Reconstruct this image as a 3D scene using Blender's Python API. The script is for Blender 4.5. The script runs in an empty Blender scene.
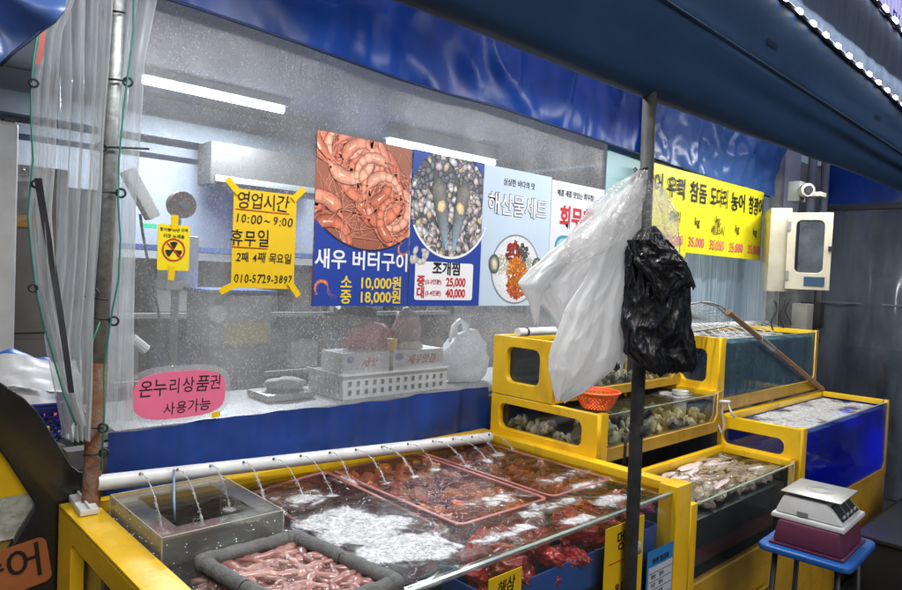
import bpy, bmesh, math, random
from mathutils import Vector, Matrix, noise
random.seed(7)
rnd = random.random
def ru(a, b): return a + (b - a) * rnd()
PI = math.pi
scn = bpy.context.scene
COL = scn.collection

# ------------------------------------------------------------------ camera
F = 680.0; A = math.radians(46.8); PITCH = math.radians(-1.77); ROLL = math.radians(2.4); EZ = 1.6
fw = Vector((math.cos(A)*math.cos(PITCH), math.sin(A)*math.cos(PITCH), math.sin(PITCH)))
_r = Vector((math.sin(A), -math.cos(A), 0)); _u = _r.cross(fw)
CR = math.cos(ROLL)*_r + math.sin(ROLL)*_u; CU = -math.sin(ROLL)*_r + math.cos(ROLL)*_u
EYE = Vector((0, 0, EZ))
cd = bpy.data.cameras.new('camera'); cam = bpy.data.objects.new('camera', cd); COL.objects.link(cam)
cd.sensor_width = 36; cd.lens = F/902*36; cd.clip_start = .02; cd.clip_end = 500
cam.matrix_world = Matrix(((CR.x, CU.x, -fw.x, 0), (CR.y, CU.y, -fw.y, 0), (CR.z, CU.z, -fw.z, EZ), (0, 0, 0, 1)))
scn.camera = cam
def at(x, y, X=None, Y=None, Z=None, D=None):
    """measured point of the photograph -> a world point on a known plane"""
    r = fw + CR*((x-451)/F) - CU*((y-295)/F)
    if D is not None: t = D
    elif Y is not None: t = Y/r.y
    elif X is not None: t = X/r.x
    else: t = (Z-EZ)/r.z
    return EYE + r*t

# ------------------------------------------------------------------ helpers
class MB:
    def __init__(s): s.v = []; s.f = []; s.c = []; s.col = None
    def add(s, vs, fs):
        n = len(s.v); s.v += [tuple(p) for p in vs]; s.f += [tuple(i+n for i in f) for f in fs]
        s.c += [s.col or (1, 1, 1)]*len(vs); return s
    def box(s, a, b, rot=0, M=None):
        x0, y0, z0 = a; x1, y1, z1 = b
        vs = [Vector(p) for p in ((x0,y0,z0),(x1,y0,z0),(x1,y1,z0),(x0,y1,z0),(x0,y0,z1),(x1,y0,z1),(x1,y1,z1),(x0,y1,z1))]
        if M is not None: vs = [M @ p for p in vs]
        return s.add(vs, [(0,3,2,1),(4,5,6,7),(0,1,5,4),(1,2,6,5),(2,3,7,6),(3,0,4,7)])
    def tube(s, pts, r, n=8, cap=True, flat=1.0):
        pts = [Vector(p) for p in pts]; m = len(pts); rs = r if isinstance(r, (list, tuple)) else [r]*m
        vs = []; prev = None
        for i in range(m):
            d = (pts[min(i+1, m-1)] - pts[max(i-1, 0)]).normalized()
            if prev is None:
                a = Vector((0,0,1)) if abs(d.z) < .9 else Vector((1,0,0))
                u = d.cross(a).normalized()
            else: u = (prev - d*prev.dot(d)).normalized()
            prev = u; w = d.cross(u)
            for k in range(n):
                t = 2*PI*k/n; vs.append(pts[i] + (u*math.cos(t) + w*math.sin(t)*flat)*rs[i])
        fs = [(i*n+k, i*n+(k+1) % n, (i+1)*n+(k+1) % n, (i+1)*n+k) for i in range(m-1) for k in range(n)]
        if cap: fs += [tuple(range(n))[::-1], tuple((m-1)*n+k for k in range(n))]
        return s.add(vs, fs)
    def lathe(s, prof, n=24, c=(0,0,0), M=None, skip=None):
        m = len(prof); c = Vector(c); vs = []
        for r, z in prof:
            for k in range(n):
                p = Vector((r*math.cos(2*PI*k/n), r*math.sin(2*PI*k/n), z))
                vs.append((M @ p if M is not None else p) + c)
        fs = [(i*n+k, i*n+(k+1) % n, (i+1)*n+(k+1) % n, (i+1)*n+k) for i in range(m-1) for k in range(n) if not (skip and skip(i, k))]
        return s.add(vs, fs)
    def torus(s, c, R, r, nrm, n=20, k=8):
        c = Vector(c); q = Vector(nrm).normalized().to_track_quat('Z', 'Y')
        pts = [c + q @ Vector((R*math.cos(2*PI*i/n), R*math.sin(2*PI*i/n), 0)) for i in range(n+1)]
        return s.tube(pts, r, k, cap=False)
    def grid(s, fn, nu, nv):
        vs = [fn(i/nu, j/nv) for j in range(nv+1) for i in range(nu+1)]
        return s.add(vs, [(j*(nu+1)+i, j*(nu+1)+i+1, (j+1)*(nu+1)+i+1, (j+1)*(nu+1)+i) for j in range(nv) for i in range(nu)])
    def mesh(s, name, smooth=False, bevel=0, vc=False, seg=2):
        me = bpy.data.meshes.new(name); me.from_pydata(s.v, [], s.f); me.update()
        if vc:
            ca = me.color_attributes.new('Col', 'FLOAT_COLOR', 'POINT')
            for i, c in enumerate(s.c): ca.data[i].color = (*c, 1)
        if bevel:
            bm = bmesh.new(); bm.from_mesh(me)
            bm.normal_update()
            es = [e for e in bm.edges if len(e.link_faces) == 2 and e.calc_face_angle(0) > .7]
            bmesh.ops.bevel(bm, geom=es, offset=bevel, segments=seg, affect='EDGES', profile=.6, clamp_overlap=True)
            bm.to_mesh(me); bm.free()
        if smooth or bevel:
            for p in me.polygons: p.use_smooth = True
            if bevel or smooth == 'angle':
                try: me.set_sharp_from_angle(angle=math.radians(35))
                except Exception: pass
        return me

def link(name, me, mat, parent=None, **kw):
    o = bpy.data.objects.new(name, me); COL.objects.link(o)
    if mat is not None and me is not None and not me.materials: me.materials.append(mat)
    if parent is not None: o.parent = parent
    for k, v in kw.items(): o[k] = v
    return o
def build(name, mb, mat, parent=None, smooth=False, bevel=0, vc=False, seg=2, **kw):
    if isinstance(mb, list):
        return [build(name, m, mat, parent) for m in mb]
    me = mb if isinstance(mb, bpy.types.Mesh) else mb.mesh(name, smooth, bevel, vc, seg)
    if parent is not None and parent.type == 'EMPTY' or (parent is not None and parent.type == 'MESH'):
        off = gloc(parent)
        if off.length > 1e-9 or abs(parent.rotation_euler.z) > 1e-9:
            pass
        me.transform(world_of(parent).inverted())
    return link(name, me, mat, parent, **kw)
def world_of(o):
    M = Matrix.Identity(4)
    while o is not None:
        M = Matrix.LocRotScale(o.location, o.rotation_euler, o.scale) @ M; o = o.parent
    return M
def gloc(o): return world_of(o).translation
def thing(name, label, cat, loc=(0,0,0), group=None, rz=0):
    o = bpy.data.objects.new(name, None); COL.objects.link(o); o.location = loc; o.rotation_euler = (0,0,rz)
    o.empty_display_size = .05
    o['label'] = label; o['category'] = cat
    if group: o['group'] = group
    return o
def single(name, mb, mat, label, cat, group=None, loc=None, **kw):
    """a thing that is one mesh; its origin goes to its base"""
    me = mb if isinstance(mb, bpy.types.Mesh) else mb.mesh(name, **kw)
    if loc is None:
        xs = [v.co for v in me.vertices]
        loc = Vector((sum(p.x for p in xs)/len(xs), sum(p.y for p in xs)/len(xs), min(p.z for p in xs)))
        me.transform(Matrix.Translation(-loc))
    o = link(name, me, mat); o.location = loc; o['label'] = label; o['category'] = cat
    if group: o['group'] = group
    return o
def rrect(x0, y0, x1, y1, r, n=5):
    P = []
    for cx, cy, a in ((x1-r, y1-r, 0), (x0+r, y1-r, PI/2), (x0+r, y0+r, PI), (x1-r, y0+r, 1.5*PI)):
        for i in range(n+1): P.append((cx+r*math.cos(a+PI/2*i/n), cy+r*math.sin(a+PI/2*i/n)))
    return P
def plate(loops, th, M, bev=0.0):
    """sheet with holes from 2D loops, thickness th along local z"""
    cu = bpy.data.curves.new('tmp', 'CURVE'); cu.dimensions = '2D'; cu.fill_mode = 'BOTH'
    for L in loops:
        sp = cu.splines.new('POLY'); sp.points.add(len(L)-1)
        for i, p in enumerate(L): sp.points[i].co = (p[0], p[1], 0, 1)
        sp.use_cyclic_u = True
    cu.extrude = th/2 - bev; cu.bevel_depth = bev; cu.bevel_resolution = 1; cu.offset = -bev
    o = bpy.data.objects.new('tmp', cu); COL.objects.link(o)
    dg = bpy.context.evaluated_depsgraph_get(); dg.update()
    me = bpy.data.meshes.new_from_object(o.evaluated_get(dg)); bpy.data.objects.remove(o); bpy.data.curves.remove(cu)
    me.transform(M); me.materials.clear()
    return me
MXp = Matrix(((0,0,1,0),(1,0,0,0),(0,1,0,0),(0,0,0,1)))      # local (y, z) -> plane X = const
def MYp(y=0): return Matrix(((1,0,0,0),(0,0,-1,y),(0,1,0,0),(0,0,0,1)))  # local (x, z) -> plane Y, facing -Y
def text(s, size, x, z, M, align='CENTER', bold=0.0, shear=0.0, rot=0.0, xs=1.0, ext=0.0003, sp=1.0):
    cu = bpy.data.curves.new('tmp', 'FONT'); cu.body = s; cu.size = size; cu.align_x = align; cu.align_y = 'CENTER'
    cu.offset = bold*size; cu.shear = shear; cu.extrude = ext; cu.space_character = sp
    cu.resolution_u = 3
    o = bpy.data.objects.new('tmp', cu); COL.objects.link(o)
    dg = bpy.context.evaluated_depsgraph_get(); dg.update()
    me = bpy.data.meshes.new_from_object(o.evaluated_get(dg)); bpy.data.objects.remove(o); bpy.data.curves.remove(cu)
    me.transform(M @ Matrix.Translation((x, z, 0)) @ Matrix.Rotation(rot, 4, 'Z') @ Matrix.Diagonal((xs, 1, 1, 1)))
    me.materials.clear()
    return me
def hand(s, size, x, z, M, xs=1.0, bold=.0, jit=.05, rise=0.0):
    """hand written line: every letter a little different"""
    adv = [(.92 if ord(c) > 0x3000 else .34 if c in ' :.,-~' else .56)*size*xs for c in s]; tot = sum(adv); ms = []; p = x-tot/2
    for c, a_ in zip(s, adv):
        if c != ' ': ms.append(text(c, size*ru(1-jit*1.6, 1+jit*1.6), p+a_/2, z+rise*(p-x)+ru(-jit,jit)*size*.7, M, bold=bold+ru(-.004,.004), shear=ru(.0,.16), rot=ru(-jit,jit)*1.4, xs=xs*ru(.92,1.06)))
        p += a_
    bm = bmesh.new()
    for m in ms: bm.from_mesh(m)
    me = bpy.data.meshes.new('lettering'); bm.to_mesh(me); bm.free(); return me
def join_mesh(meshes, name='lettering'):
    return meshes
def join_mesh_old(meshes, name='lettering'):
    bm = bmesh.new()
    for m in meshes: bm.from_mesh(m)
    me = bpy.data.meshes.new(name); bm.to_mesh(me); bm.free()
    return me

# ------------------------------------------------------------------ materials
def newmat(name):
    m = bpy.data.materials.new(name); m.use_nodes = True; nt = m.node_tree; nt.nodes.clear()
    return m, nt, (lambda t, **k: mk(nt, t, **k))
def mk(nt, t, **k):
    n = nt.nodes.new(t)
    for a, v in k.items():
        if a.startswith('i_'):
            key = a[2:]
            n.inputs[int(key) if key.isdigit() else key.replace('_', ' ')].default_value = v
        else: setattr(n, a, v)
    return n
def c4(c): return (*c, 1)
def schlick(nt, ior, normal=None):
    """fresnel weight that is the same from both sides of a thin sheet"""
    L = nt.links.new; f0 = ((ior-1)/(ior+1))**2
    g = nt.nodes.new('ShaderNodeNewGeometry'); d = nt.nodes.new('ShaderNodeVectorMath'); d.operation = 'DOT_PRODUCT'
    L(g.outputs['Incoming'], d.inputs[0]); L(normal if normal is not None else g.outputs['Normal'], d.inputs[1])
    def M(op, a, b):
        n = nt.nodes.new('ShaderNodeMath'); n.operation = op
        for i, v in enumerate((a, b)):
            if v is None: continue
            if isinstance(v, (int, float)): n.inputs[i].default_value = v
            else: L(v, n.inputs[i])
        return n
    a = M('ABSOLUTE', d.outputs['Value'], None); o = M('SUBTRACT', 1.0, a.outputs[0]); o.use_clamp = True
    p = M('POWER', o.outputs[0], 5.0); q = M('MULTIPLY', p.outputs[0], 1-f0); r = M('ADD', q.outputs[0], f0); r.use_clamp = True
    return r.outputs[0]
def pbr(name, col, rough=.5, metal=0., col2=None, nscale=8., bump=0., bscale=60., spec=.5, coat=0., streak=None, contrast=(.35,.65), trans=0., emit=0., rvar=.15, coat_r=.1):
    m, nt, N = newmat(name); L = nt.links.new
    out = N('ShaderNodeOutputMaterial'); b = N('ShaderNodeBsdfPrincipled'); L(b.outputs[0], out.inputs[0])
    b.inputs['Roughness'].default_value = rough; b.inputs['Metallic'].default_value = metal
    b.inputs['Specular IOR Level'].default_value = spec; b.inputs['Coat Weight'].default_value = coat; b.inputs['Coat Roughness'].default_value = coat_r
    b.inputs['Base Color'].default_value = c4(col)
    tc = N('ShaderNodeTexCoord'); mp = N('ShaderNodeMapping'); L(tc.outputs['Object'], mp.inputs[0])
    if streak: mp.inputs['Scale'].default_value = streak
    nz = N('ShaderNodeTexNoise', i_Scale=nscale, i_Detail=6., i_Roughness=.65); L(mp.outputs[0], nz.inputs['Vector'])
    rp = N('ShaderNodeMapRange'); rp.inputs[1].default_value = contrast[0]; rp.inputs[2].default_value = contrast[1]; L(nz.outputs[0], rp.inputs[0])
    if col2 is None: col2 = tuple(c*.8 for c in col)
    mx = N('ShaderNodeMix', data_type='RGBA'); mx.inputs[6].default_value = c4(col); mx.inputs[7].default_value = c4(col2)
    L(rp.outputs[0], mx.inputs[0]); L(mx.outputs[2], b.inputs['Base Color'])
    rr = N('ShaderNodeMapRange'); rr.inputs[3].default_value = max(.02, rough-rvar*.5); rr.inputs[4].default_value = min(1, rough+rvar)
    L(nz.outputs[0], rr.inputs[0]); L(rr.outputs[0], b.inputs['Roughness'])
    if emit:
        b.inputs['Emission Strength'].default_value = emit; L(mx.outputs[2], b.inputs['Emission Color'])
    if bump:
        n2 = N('ShaderNodeTexNoise', i_Scale=bscale, i_Detail=4.); L(mp.outputs[0], n2.inputs['Vector'])
        bp = N('ShaderNodeBump', i_Strength=bump, i_Distance=.01); L(n2.outputs[0], bp.inputs['Height']); L(bp.outputs[0], b.inputs['Normal'])
    if trans:
        tr = N('ShaderNodeBsdfTranslucent'); L(mx.outputs[2], tr.inputs[0]); ms = N('ShaderNodeMixShader'); ms.inputs[0].default_value = trans
        L(b.outputs[0], ms.inputs[1]); L(tr.outputs[0], ms.inputs[2]); L(ms.outputs[0], out.inputs[0])
    return m
def clear(name, haze=.12, hazecol=(.75,.78,.8), gloss_r=.08, tint=(1,1,1), bump=.15, bscale=12., streak=(1,1,1), ior=1.45, hscale=6., hvar=.6, transl=.6):
    """thin clear plastic or glass: see-through, fresnel gloss, some haze that catches light"""
    m, nt, N = newmat(name); L = nt.links.new
    out = N('ShaderNodeOutputMaterial'); tr = N('ShaderNodeBsdfTransparent'); tr.inputs[0].default_value = c4(tint)
    gl = N('ShaderNodeBsdfAnisotropic', i_Roughness=gloss_r)
    df = N('ShaderNodeBsdfDiffuse'); tl = N('ShaderNodeBsdfTranslucent'); df.inputs[0].default_value = c4(hazecol); tl.inputs[0].default_value = c4(hazecol)
    mh = N('ShaderNodeMixShader'); mh.inputs[0].default_value = transl; L(df.outputs[0], mh.inputs[1]); L(tl.outputs[0], mh.inputs[2])
    tc = N('ShaderNodeTexCoord'); mp = N('ShaderNodeMapping'); mp.inputs['Scale'].default_value = streak; L(tc.outputs['Object'], mp.inputs[0])
    nz = N('ShaderNodeTexNoise', i_Scale=hscale, i_Detail=5., i_Roughness=.6); L(mp.outputs[0], nz.inputs['Vector'])
    rp = N('ShaderNodeMapRange'); rp.inputs[1].default_value = .3; rp.inputs[2].default_value = .7
    rp.inputs[3].default_value = haze*(1-hvar); rp.inputs[4].default_value = haze*(1+hvar); L(nz.outputs[0], rp.inputs[0])
    m1 = N('ShaderNodeMixShader'); L(rp.outputs[0], m1.inputs[0]); L(tr.outputs[0], m1.inputs[1]); L(mh.outputs[0], m1.inputs[2])
    m2 = N('ShaderNodeMixShader'); L(m1.outputs[0], m2.inputs[1]); L(gl.outputs[0], m2.inputs[2])
    n2 = N('ShaderNodeTexNoise', i_Scale=bscale, i_Detail=2.); L(mp.outputs[0], n2.inputs['Vector'])
    bp = N('ShaderNodeBump', i_Strength=bump, i_Distance=.02); L(n2.outputs[0], bp.inputs['Height'])
    L(bp.outputs[0], gl.inputs['Normal']); L(schlick(nt, ior, bp.outputs[0]), m2.inputs[0])
    L(m2.outputs[0], out.inputs[0])
    return m
def emis(name, col, s):
    m, nt, N = newmat(name); e = N('ShaderNodeEmission', i_Strength=s); e.inputs[0].default_value = c4(col)
    o = N('ShaderNodeOutputMaterial'); nt.links.new(e.outputs[0], o.inputs[0]); return m
def printed(name, rough=.35):
    m, nt, N = newmat(name); L = nt.links.new
    b = N('ShaderNodeBsdfPrincipled', i_Roughness=rough); a = N('ShaderNodeVertexColor', layer_name='Col'); o = N('ShaderNodeOutputMaterial')
    tc = N('ShaderNodeTexCoord'); nz = N('ShaderNodeTexNoise', i_Scale=90., i_Detail=5.); L(tc.outputs['Object'], nz.inputs['Vector'])
    rp = N('ShaderNodeMapRange'); rp.inputs[1].default_value = .35; rp.inputs[2].default_value = .65; rp.inputs[3].default_value = .95; rp.inputs[4].default_value = 1.25; L(nz.outputs[0], rp.inputs[0])
    vm = N('ShaderNodeVectorMath', operation='SCALE'); L(a.outputs[0], vm.inputs[0]); L(rp.outputs[0], vm.inputs['Scale'])
    L(vm.outputs[0], b.inputs['Base Color']); L(b.outputs[0], o.inputs[0]); return m
def window_plastic():
    m, nt, N = newmat('wet_window_plastic'); L = nt.links.new
    out = N('ShaderNodeOutputMaterial'); tr = N('ShaderNodeBsdfTransparent'); tr.inputs[0].default_value = (.86,.88,.9,1)
    gl = N('ShaderNodeBsdfAnisotropic', i_Roughness=.28)
    df = N('ShaderNodeBsdfDiffuse'); tl = N('ShaderNodeBsdfTranslucent'); df.inputs[0].default_value = (.74,.74,.74,1); tl.inputs[0].default_value = (.90,.89,.87,1)
    mh = N('ShaderNodeMixShader'); mh.inputs[0].default_value = .55; L(df.outputs[0], mh.inputs[1]); L(tl.outputs[0], mh.inputs[2])
    tc = N('ShaderNodeTexCoord'); P = tc.outputs['Object']
    sep = N('ShaderNodeSeparateXYZ'); L(P, sep.inputs[0])
    # droplets: small dots of varied size, denser towards the top
    def dots(scale, r0, seedv, thr):
        mp = N('ShaderNodeMapping'); mp.inputs['Location'].default_value = (seedv, 0, seedv*2); mp.inputs['Scale'].default_value = (1, 0, .8); L(P, mp.inputs[0])
        v = N('ShaderNodeTexVoronoi', i_Scale=scale); L(mp.outputs[0], v.inputs['Vector'])
        sc = N('ShaderNodeSeparateColor'); L(v.outputs['Color'], sc.inputs[0])
        g = N('ShaderNodeMath', operation='GREATER_THAN'); L(sc.outputs[0], g.inputs[0]); g.inputs[1].default_value = thr
        rad = N('ShaderNodeMath', operation='MULTIPLY'); L(sc.outputs[1], rad.inputs[0]); rad.inputs[1].default_value = r0
        ls = N('ShaderNodeMath', operation='LESS_THAN'); L(v.outputs['Distance'], ls.inputs[0]); L(rad.outputs[0], ls.inputs[1])
        mu = N('ShaderNodeMath', operation='MULTIPLY'); L(g.outputs[0], mu.inputs[0]); L(ls.outputs[0], mu.inputs[1]); return mu.outputs[0]
    d1 = dots(135, .40, .3, .35); d2 = dots(70, .24, 3.1, .7); d3 = dots(230, .5, 7.7, .35)
    def mx(a, b):
        n = N('ShaderNodeMath', operation='MAXIMUM'); L(a, n.inputs[0]); L(b, n.inputs[1]); return n.outputs[0]
    D = mx(mx(d1, d2), d3)
    n0 = N('ShaderNodeTexNoise', i_Scale=3.2, i_Detail=4.); L(P, n0.inputs['Vector'])
    den = N('ShaderNodeMapRange'); den.inputs[1].default_value = .36; den.inputs[2].default_value = .6; den.inputs[3].default_value = .3; den.inputs[4].default_value = 1.0; L(n0.outputs[0], den.inputs[0])
    hz = N('ShaderNodeMapRange'); hz.inputs[1].default_value = 1.5; hz.inputs[2].default_value = 2.4; hz.inputs[3].default_value = .2; hz.inputs[4].default_value = 1.0; L(sep.outputs[2], hz.inputs[0])
    m0 = N('ShaderNodeMath', operation='MULTIPLY'); L(D, m0.inputs[0]); L(den.outputs[0], m0.inputs[1])
    m00 = N('ShaderNodeMath', operation='MULTIPLY'); L(m0.outputs[0], m00.inputs[0]); L(hz.outputs[0], m00.inputs[1])
    # vertical run streaks
    mp = N('ShaderNodeMapping'); mp.inputs['Scale'].default_value = (26, 1, .9); L(P, mp.inputs[0])
    ns = N('ShaderNodeTexNoise', i_Scale=1.5, i_Detail=6., i_Roughness=.7); L(mp.outputs[0], ns.inputs['Vector'])
    st = N('ShaderNodeMapRange'); st.inputs[1].default_value = .5; st.inputs[2].default_value = .82; st.inputs[3].default_value = .0; st.inputs[4].default_value = 1; L(ns.outputs[0], st.inputs[0])
    sx = N('ShaderNodeMapRange'); sx.inputs[1].default_value = 1.9; sx.inputs[2].default_value = 3.0; sx.inputs[3].default_value = .07; sx.inputs[4].default_value = .42; L(sep.outputs[0], sx.inputs[0])
    stm = N('ShaderNodeMath', operation='MULTIPLY'); L(st.outputs[0], stm.inputs[0]); L(sx.outputs[0], stm.inputs[1])
    # fog: milky condensation, mottled
    n1 = N('ShaderNodeTexNoise', i_Scale=2.2, i_Detail=5., i_Roughness=.6); L(P, n1.inputs['Vector'])
    fg = N('ShaderNodeMapRange'); fg.inputs[1].default_value = .3; fg.inputs[2].default_value = .7; fg.inputs[3].default_value = .13; fg.inputs[4].default_value = .36; L(n1.outputs[0], fg.inputs[0])
    tp = N('ShaderNodeMapRange'); tp.inputs[1].default_value = 1.2; tp.inputs[2].default_value = 2.5; tp.inputs[3].default_value = -.05; tp.inputs[4].default_value = .26; L(sep.outputs[2], tp.inputs[0])
    def ad(a, b, cl=False):
        n = N('ShaderNodeMath', operation='ADD', use_clamp=cl); L(a, n.inputs[0]); L(b, n.inputs[1]); return n.outputs[0]
    tot = ad(ad(ad(fg.outputs[0], tp.outputs[0]), stm.outputs[0]), m00.outputs[0], True)
    m1 = N('ShaderNodeMixShader'); L(tot, m1.inputs[0]); L(tr.outputs[0], m1.inputs[1]); L(mh.outputs[0], m1.inputs[2])
    m2 = N('ShaderNodeMixShader'); L(schlick(nt, 1.35), m2.inputs[0]); L(m1.outputs[0], m2.inputs[1]); L(gl.outputs[0], m2.inputs[2])
    n2 = N('ShaderNodeTexNoise', i_Scale=5., i_Detail=3.); L(mp.outputs[0], n2.inputs['Vector'])
    bp = N('ShaderNodeBump', i_Strength=.12, i_Distance=.02); L(n2.outputs[0], bp.inputs['Height']); L(bp.outputs[0], gl.inputs['Normal'])
    L(m2.outputs[0], out.inputs[0]); return m
def water(name, tint=(.55,.62,.62), murk=(.02,.03,.03), murkf=.25, bump=.5, bscale=22., foamcol=(.68,.70,.72), foamtex=True, gr=.03, thr=(.42,.58), fs=16.):
    """thin water surface: fresnel gloss over a tinted see-through body, foam where the 'foam' attribute says"""
    m, nt, N = newmat(name); L = nt.links.new
    out = N('ShaderNodeOutputMaterial'); tr = N('ShaderNodeBsdfTransparent'); tr.inputs[0].default_value = c4(tint)
    mu = N('ShaderNodeBsdfDiffuse'); mu.inputs[0].default_value = c4(murk); gl = N('ShaderNodeBsdfAnisotropic', i_Roughness=gr)
    m1 = N('ShaderNodeMixShader'); m1.inputs[0].default_value = murkf; L(tr.outputs[0], m1.inputs[1]); L(mu.outputs[0], m1.inputs[2])
    tc = N('ShaderNodeTexCoord'); P = tc.outputs['Object']
    n1 = N('ShaderNodeTexNoise', i_Scale=bscale, i_Detail=3., i_Distortion=.6); L(P, n1.inputs['Vector'])
    n2 = N('ShaderNodeTexNoise', i_Scale=bscale*4, i_Detail=2.); L(P, n2.inputs['Vector'])
    ad = N('ShaderNodeMath', operation='MULTIPLY_ADD'); L(n2.outputs[0], ad.inputs[0]); ad.inputs[1].default_value = .3; L(n1.outputs[0], ad.inputs[2])
    bp = N('ShaderNodeBump', i_Strength=bump, i_Distance=.02); L(ad.outputs[0], bp.inputs['Height'])
    L(bp.outputs[0], gl.inputs['Normal'])
    m2 = N('ShaderNodeMixShader'); L(schlick(nt, 1.33, bp.outputs[0]), m2.inputs[0]); L(m1.outputs[0], m2.inputs[1]); L(gl.outputs[0], m2.inputs[2])
    # foam
    at_ = N('ShaderNodeAttribute', attribute_name='foam')
    nf = N('ShaderNodeTexNoise', i_Scale=fs, i_Detail=7., i_Roughness=.65, i_Distortion=.8); L(P, nf.inputs['Vector'])
    s = N('ShaderNodeMath', operation='MULTIPLY_ADD'); L(nf.outputs[0], s.inputs[0]); s.inputs[1].default_value = 1.25; 
    sub = N('ShaderNodeMath', operation='SUBTRACT'); L(at_.outputs['Fac'], sub.inputs[0]); sub.inputs[1].default_value = .60; L(sub.outputs[0], s.inputs[2])
    r = N('ShaderNodeMapRange'); r.inputs[1].default_value = thr[0]; r.inputs[2].default_value = thr[1]; L(s.outputs[0], r.inputs[0])
    nw = N('ShaderNodeTexNoise', i_Scale=45., i_Detail=3.); L(P, nw.inputs['Vector'])
    va = N('ShaderNodeVectorMath', operation='MULTIPLY_ADD'); L(nw.outputs['Color'], va.inputs[0]); va.inputs[1].default_value = (.035,.035,.035); L(P, va.inputs[2])
    vo = N('ShaderNodeTexVoronoi', i_Scale=125.); L(va.outputs[0], vo.inputs['Vector'])
    vr = N('ShaderNodeMapRange'); vr.inputs[1].default_value = .10; vr.inputs[2].default_value = .42; vr.inputs[3].default_value = .25; vr.inputs[4].default_value = 1.; L(vo.outputs['Distance'], vr.inputs[0])
    nb = N('ShaderNodeTexNoise', i_Scale=60., i_Detail=5., i_Roughness=.7); L(P, nb.inputs['Vector'])
    nr = N('ShaderNodeMapRange'); nr.inputs[1].default_value = .3; nr.inputs[2].default_value = .62; nr.inputs[3].default_value = .35; nr.inputs[4].default_value = 1.; L(nb.outputs[0], nr.inputs[0])
    mv = N('ShaderNodeMath', operation='MULTIPLY'); L(nr.outputs[0], mv.inputs[0]); L(vr.outputs[0], mv.inputs[1])
    mf = N('ShaderNodeMath', operation='MULTIPLY'); L(r.outputs[0], mf.inputs[0]); L(mv.outputs[0], mf.inputs[1])
    fl = N('ShaderNodeMapRange'); fl.inputs[1].default_value = thr[0]-.13; fl.inputs[2].default_value = thr[0]; fl.inputs[3].default_value = 0.; fl.inputs[4].default_value = .09; L(s.outputs[0], fl.inputs[0])
    mf2 = N('ShaderNodeMath', operation='MAXIMUM'); L(mf.outputs[0], mf2.inputs[0]); L(fl.outputs[0], mf2.inputs[1]); mf = mf2
    fd = N('ShaderNodeBsdfPrincipled', i_Roughness=.3); fd.inputs['Base Color'].default_value = c4(foamcol)
    fb = N('ShaderNodeBump', i_Strength=.6, i_Distance=.004); L(vo.outputs['Distance'], fb.inputs['Height']); L(fb.outputs[0], fd.inputs['Normal'])
    m3 = N('ShaderNodeMixShader'); L(mf.outputs[0], m3.inputs[0]); L(m2.outputs[0], m3.inputs[1]); L(fd.outputs[0], m3.inputs[2])
    L(m3.outputs[0], out.inputs[0]); return m

def worn_yellow(name, c1, c2, dirt, rough):
    m = pbr(name, c1, rough, col2=c2, nscale=4, bump=.10, bscale=45, coat=.25, contrast=(.3,.7)); nt = m.node_tree; L = nt.links.new
    b = [n for n in nt.nodes if n.type == 'BSDF_PRINCIPLED'][0]; src = b.inputs['Base Color'].links[0].from_socket
    tc = nt.nodes.new('ShaderNodeTexCoord'); last = src
    for sc, st, lo, hi, f, dc in ((9, (1,1,.35), .56, .72, .55, dirt), (75, (1,1,1), .66, .72, .85, (.05,.035,.02)), (14, (3,3,.5), .60, .78, .4, (.65,.6,.5))):
        mp = nt.nodes.new('ShaderNodeMapping'); mp.inputs['Scale'].default_value = st; L(tc.outputs['Object'], mp.inputs[0])
        n = nt.nodes.new('ShaderNodeTexNoise'); n.inputs['Scale'].default_value = sc; n.inputs['Detail'].default_value = 8; n.inputs['Roughness'].default_value = .7; L(mp.outputs[0], n.inputs['Vector'])
        r = nt.nodes.new('ShaderNodeMapRange'); r.inputs[1].default_value = lo; r.inputs[2].default_value = hi; r.inputs[4].default_value = f; L(n.outputs[0], r.inputs[0])
        x = nt.nodes.new('ShaderNodeMix'); x.data_type = 'RGBA'; L(r.outputs[0], x.inputs[0]); L(last, x.inputs[6]); x.inputs[7].default_value = (*dc, 1); last = x.outputs[2]
    L(last, b.inputs['Base Color']); return m
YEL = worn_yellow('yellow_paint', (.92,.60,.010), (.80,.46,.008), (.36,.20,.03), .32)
YELD = worn_yellow('shaded_worn_yellow', (.52,.31,.015), (.32,.18,.015), (.12,.07,.025), .42)  # same worn yellow, darkened: shade on front faces is put into the colour
STEEL = pbr('galvanised_steel', (.42,.45,.45), .42, .75, col2=(.25,.27,.27), nscale=40, bump=.12, bscale=70)
RUST = pbr('rusty_steel', (.15,.055,.018), .8, .0, col2=(.17,.11,.08), nscale=16, bump=.5, bscale=90, contrast=(.45,.6))
DPOLE = pbr('dark_painted_steel', (.022,.026,.032), .6, .0, col2=(.06,.06,.06), nscale=20, bump=.15, bscale=80)
PVC = pbr('white_pvc', (.72,.74,.75), .3, col2=(.5,.5,.48), nscale=7, bump=.03, contrast=(.45,.8))
WHITE = pbr('white_plastic', (.68,.70,.71), .35, col2=(.55,.56,.56), nscale=6)
CREAM = pbr('cream_enamel', (.62,.58,.46), .4, col2=(.48,.44,.34), nscale=6, bump=.03)
GREY = pbr('grey_plastic', (.25,.27,.28), .5)
BLACK = pbr('black_plastic', (.012,.012,.014), .38, col2=(.022,.022,.024))
BLACKG = pbr('black_gloss_panel', (.008,.008,.009), .22, col2=(.014,.014,.015), coat=.3, bump=.03, bscale=8)
FOAMT = pbr('grey_pipe_foam', (.17,.175,.17), .85, col2=(.11,.115,.115), nscale=25, bump=.35, bscale=160)
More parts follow.
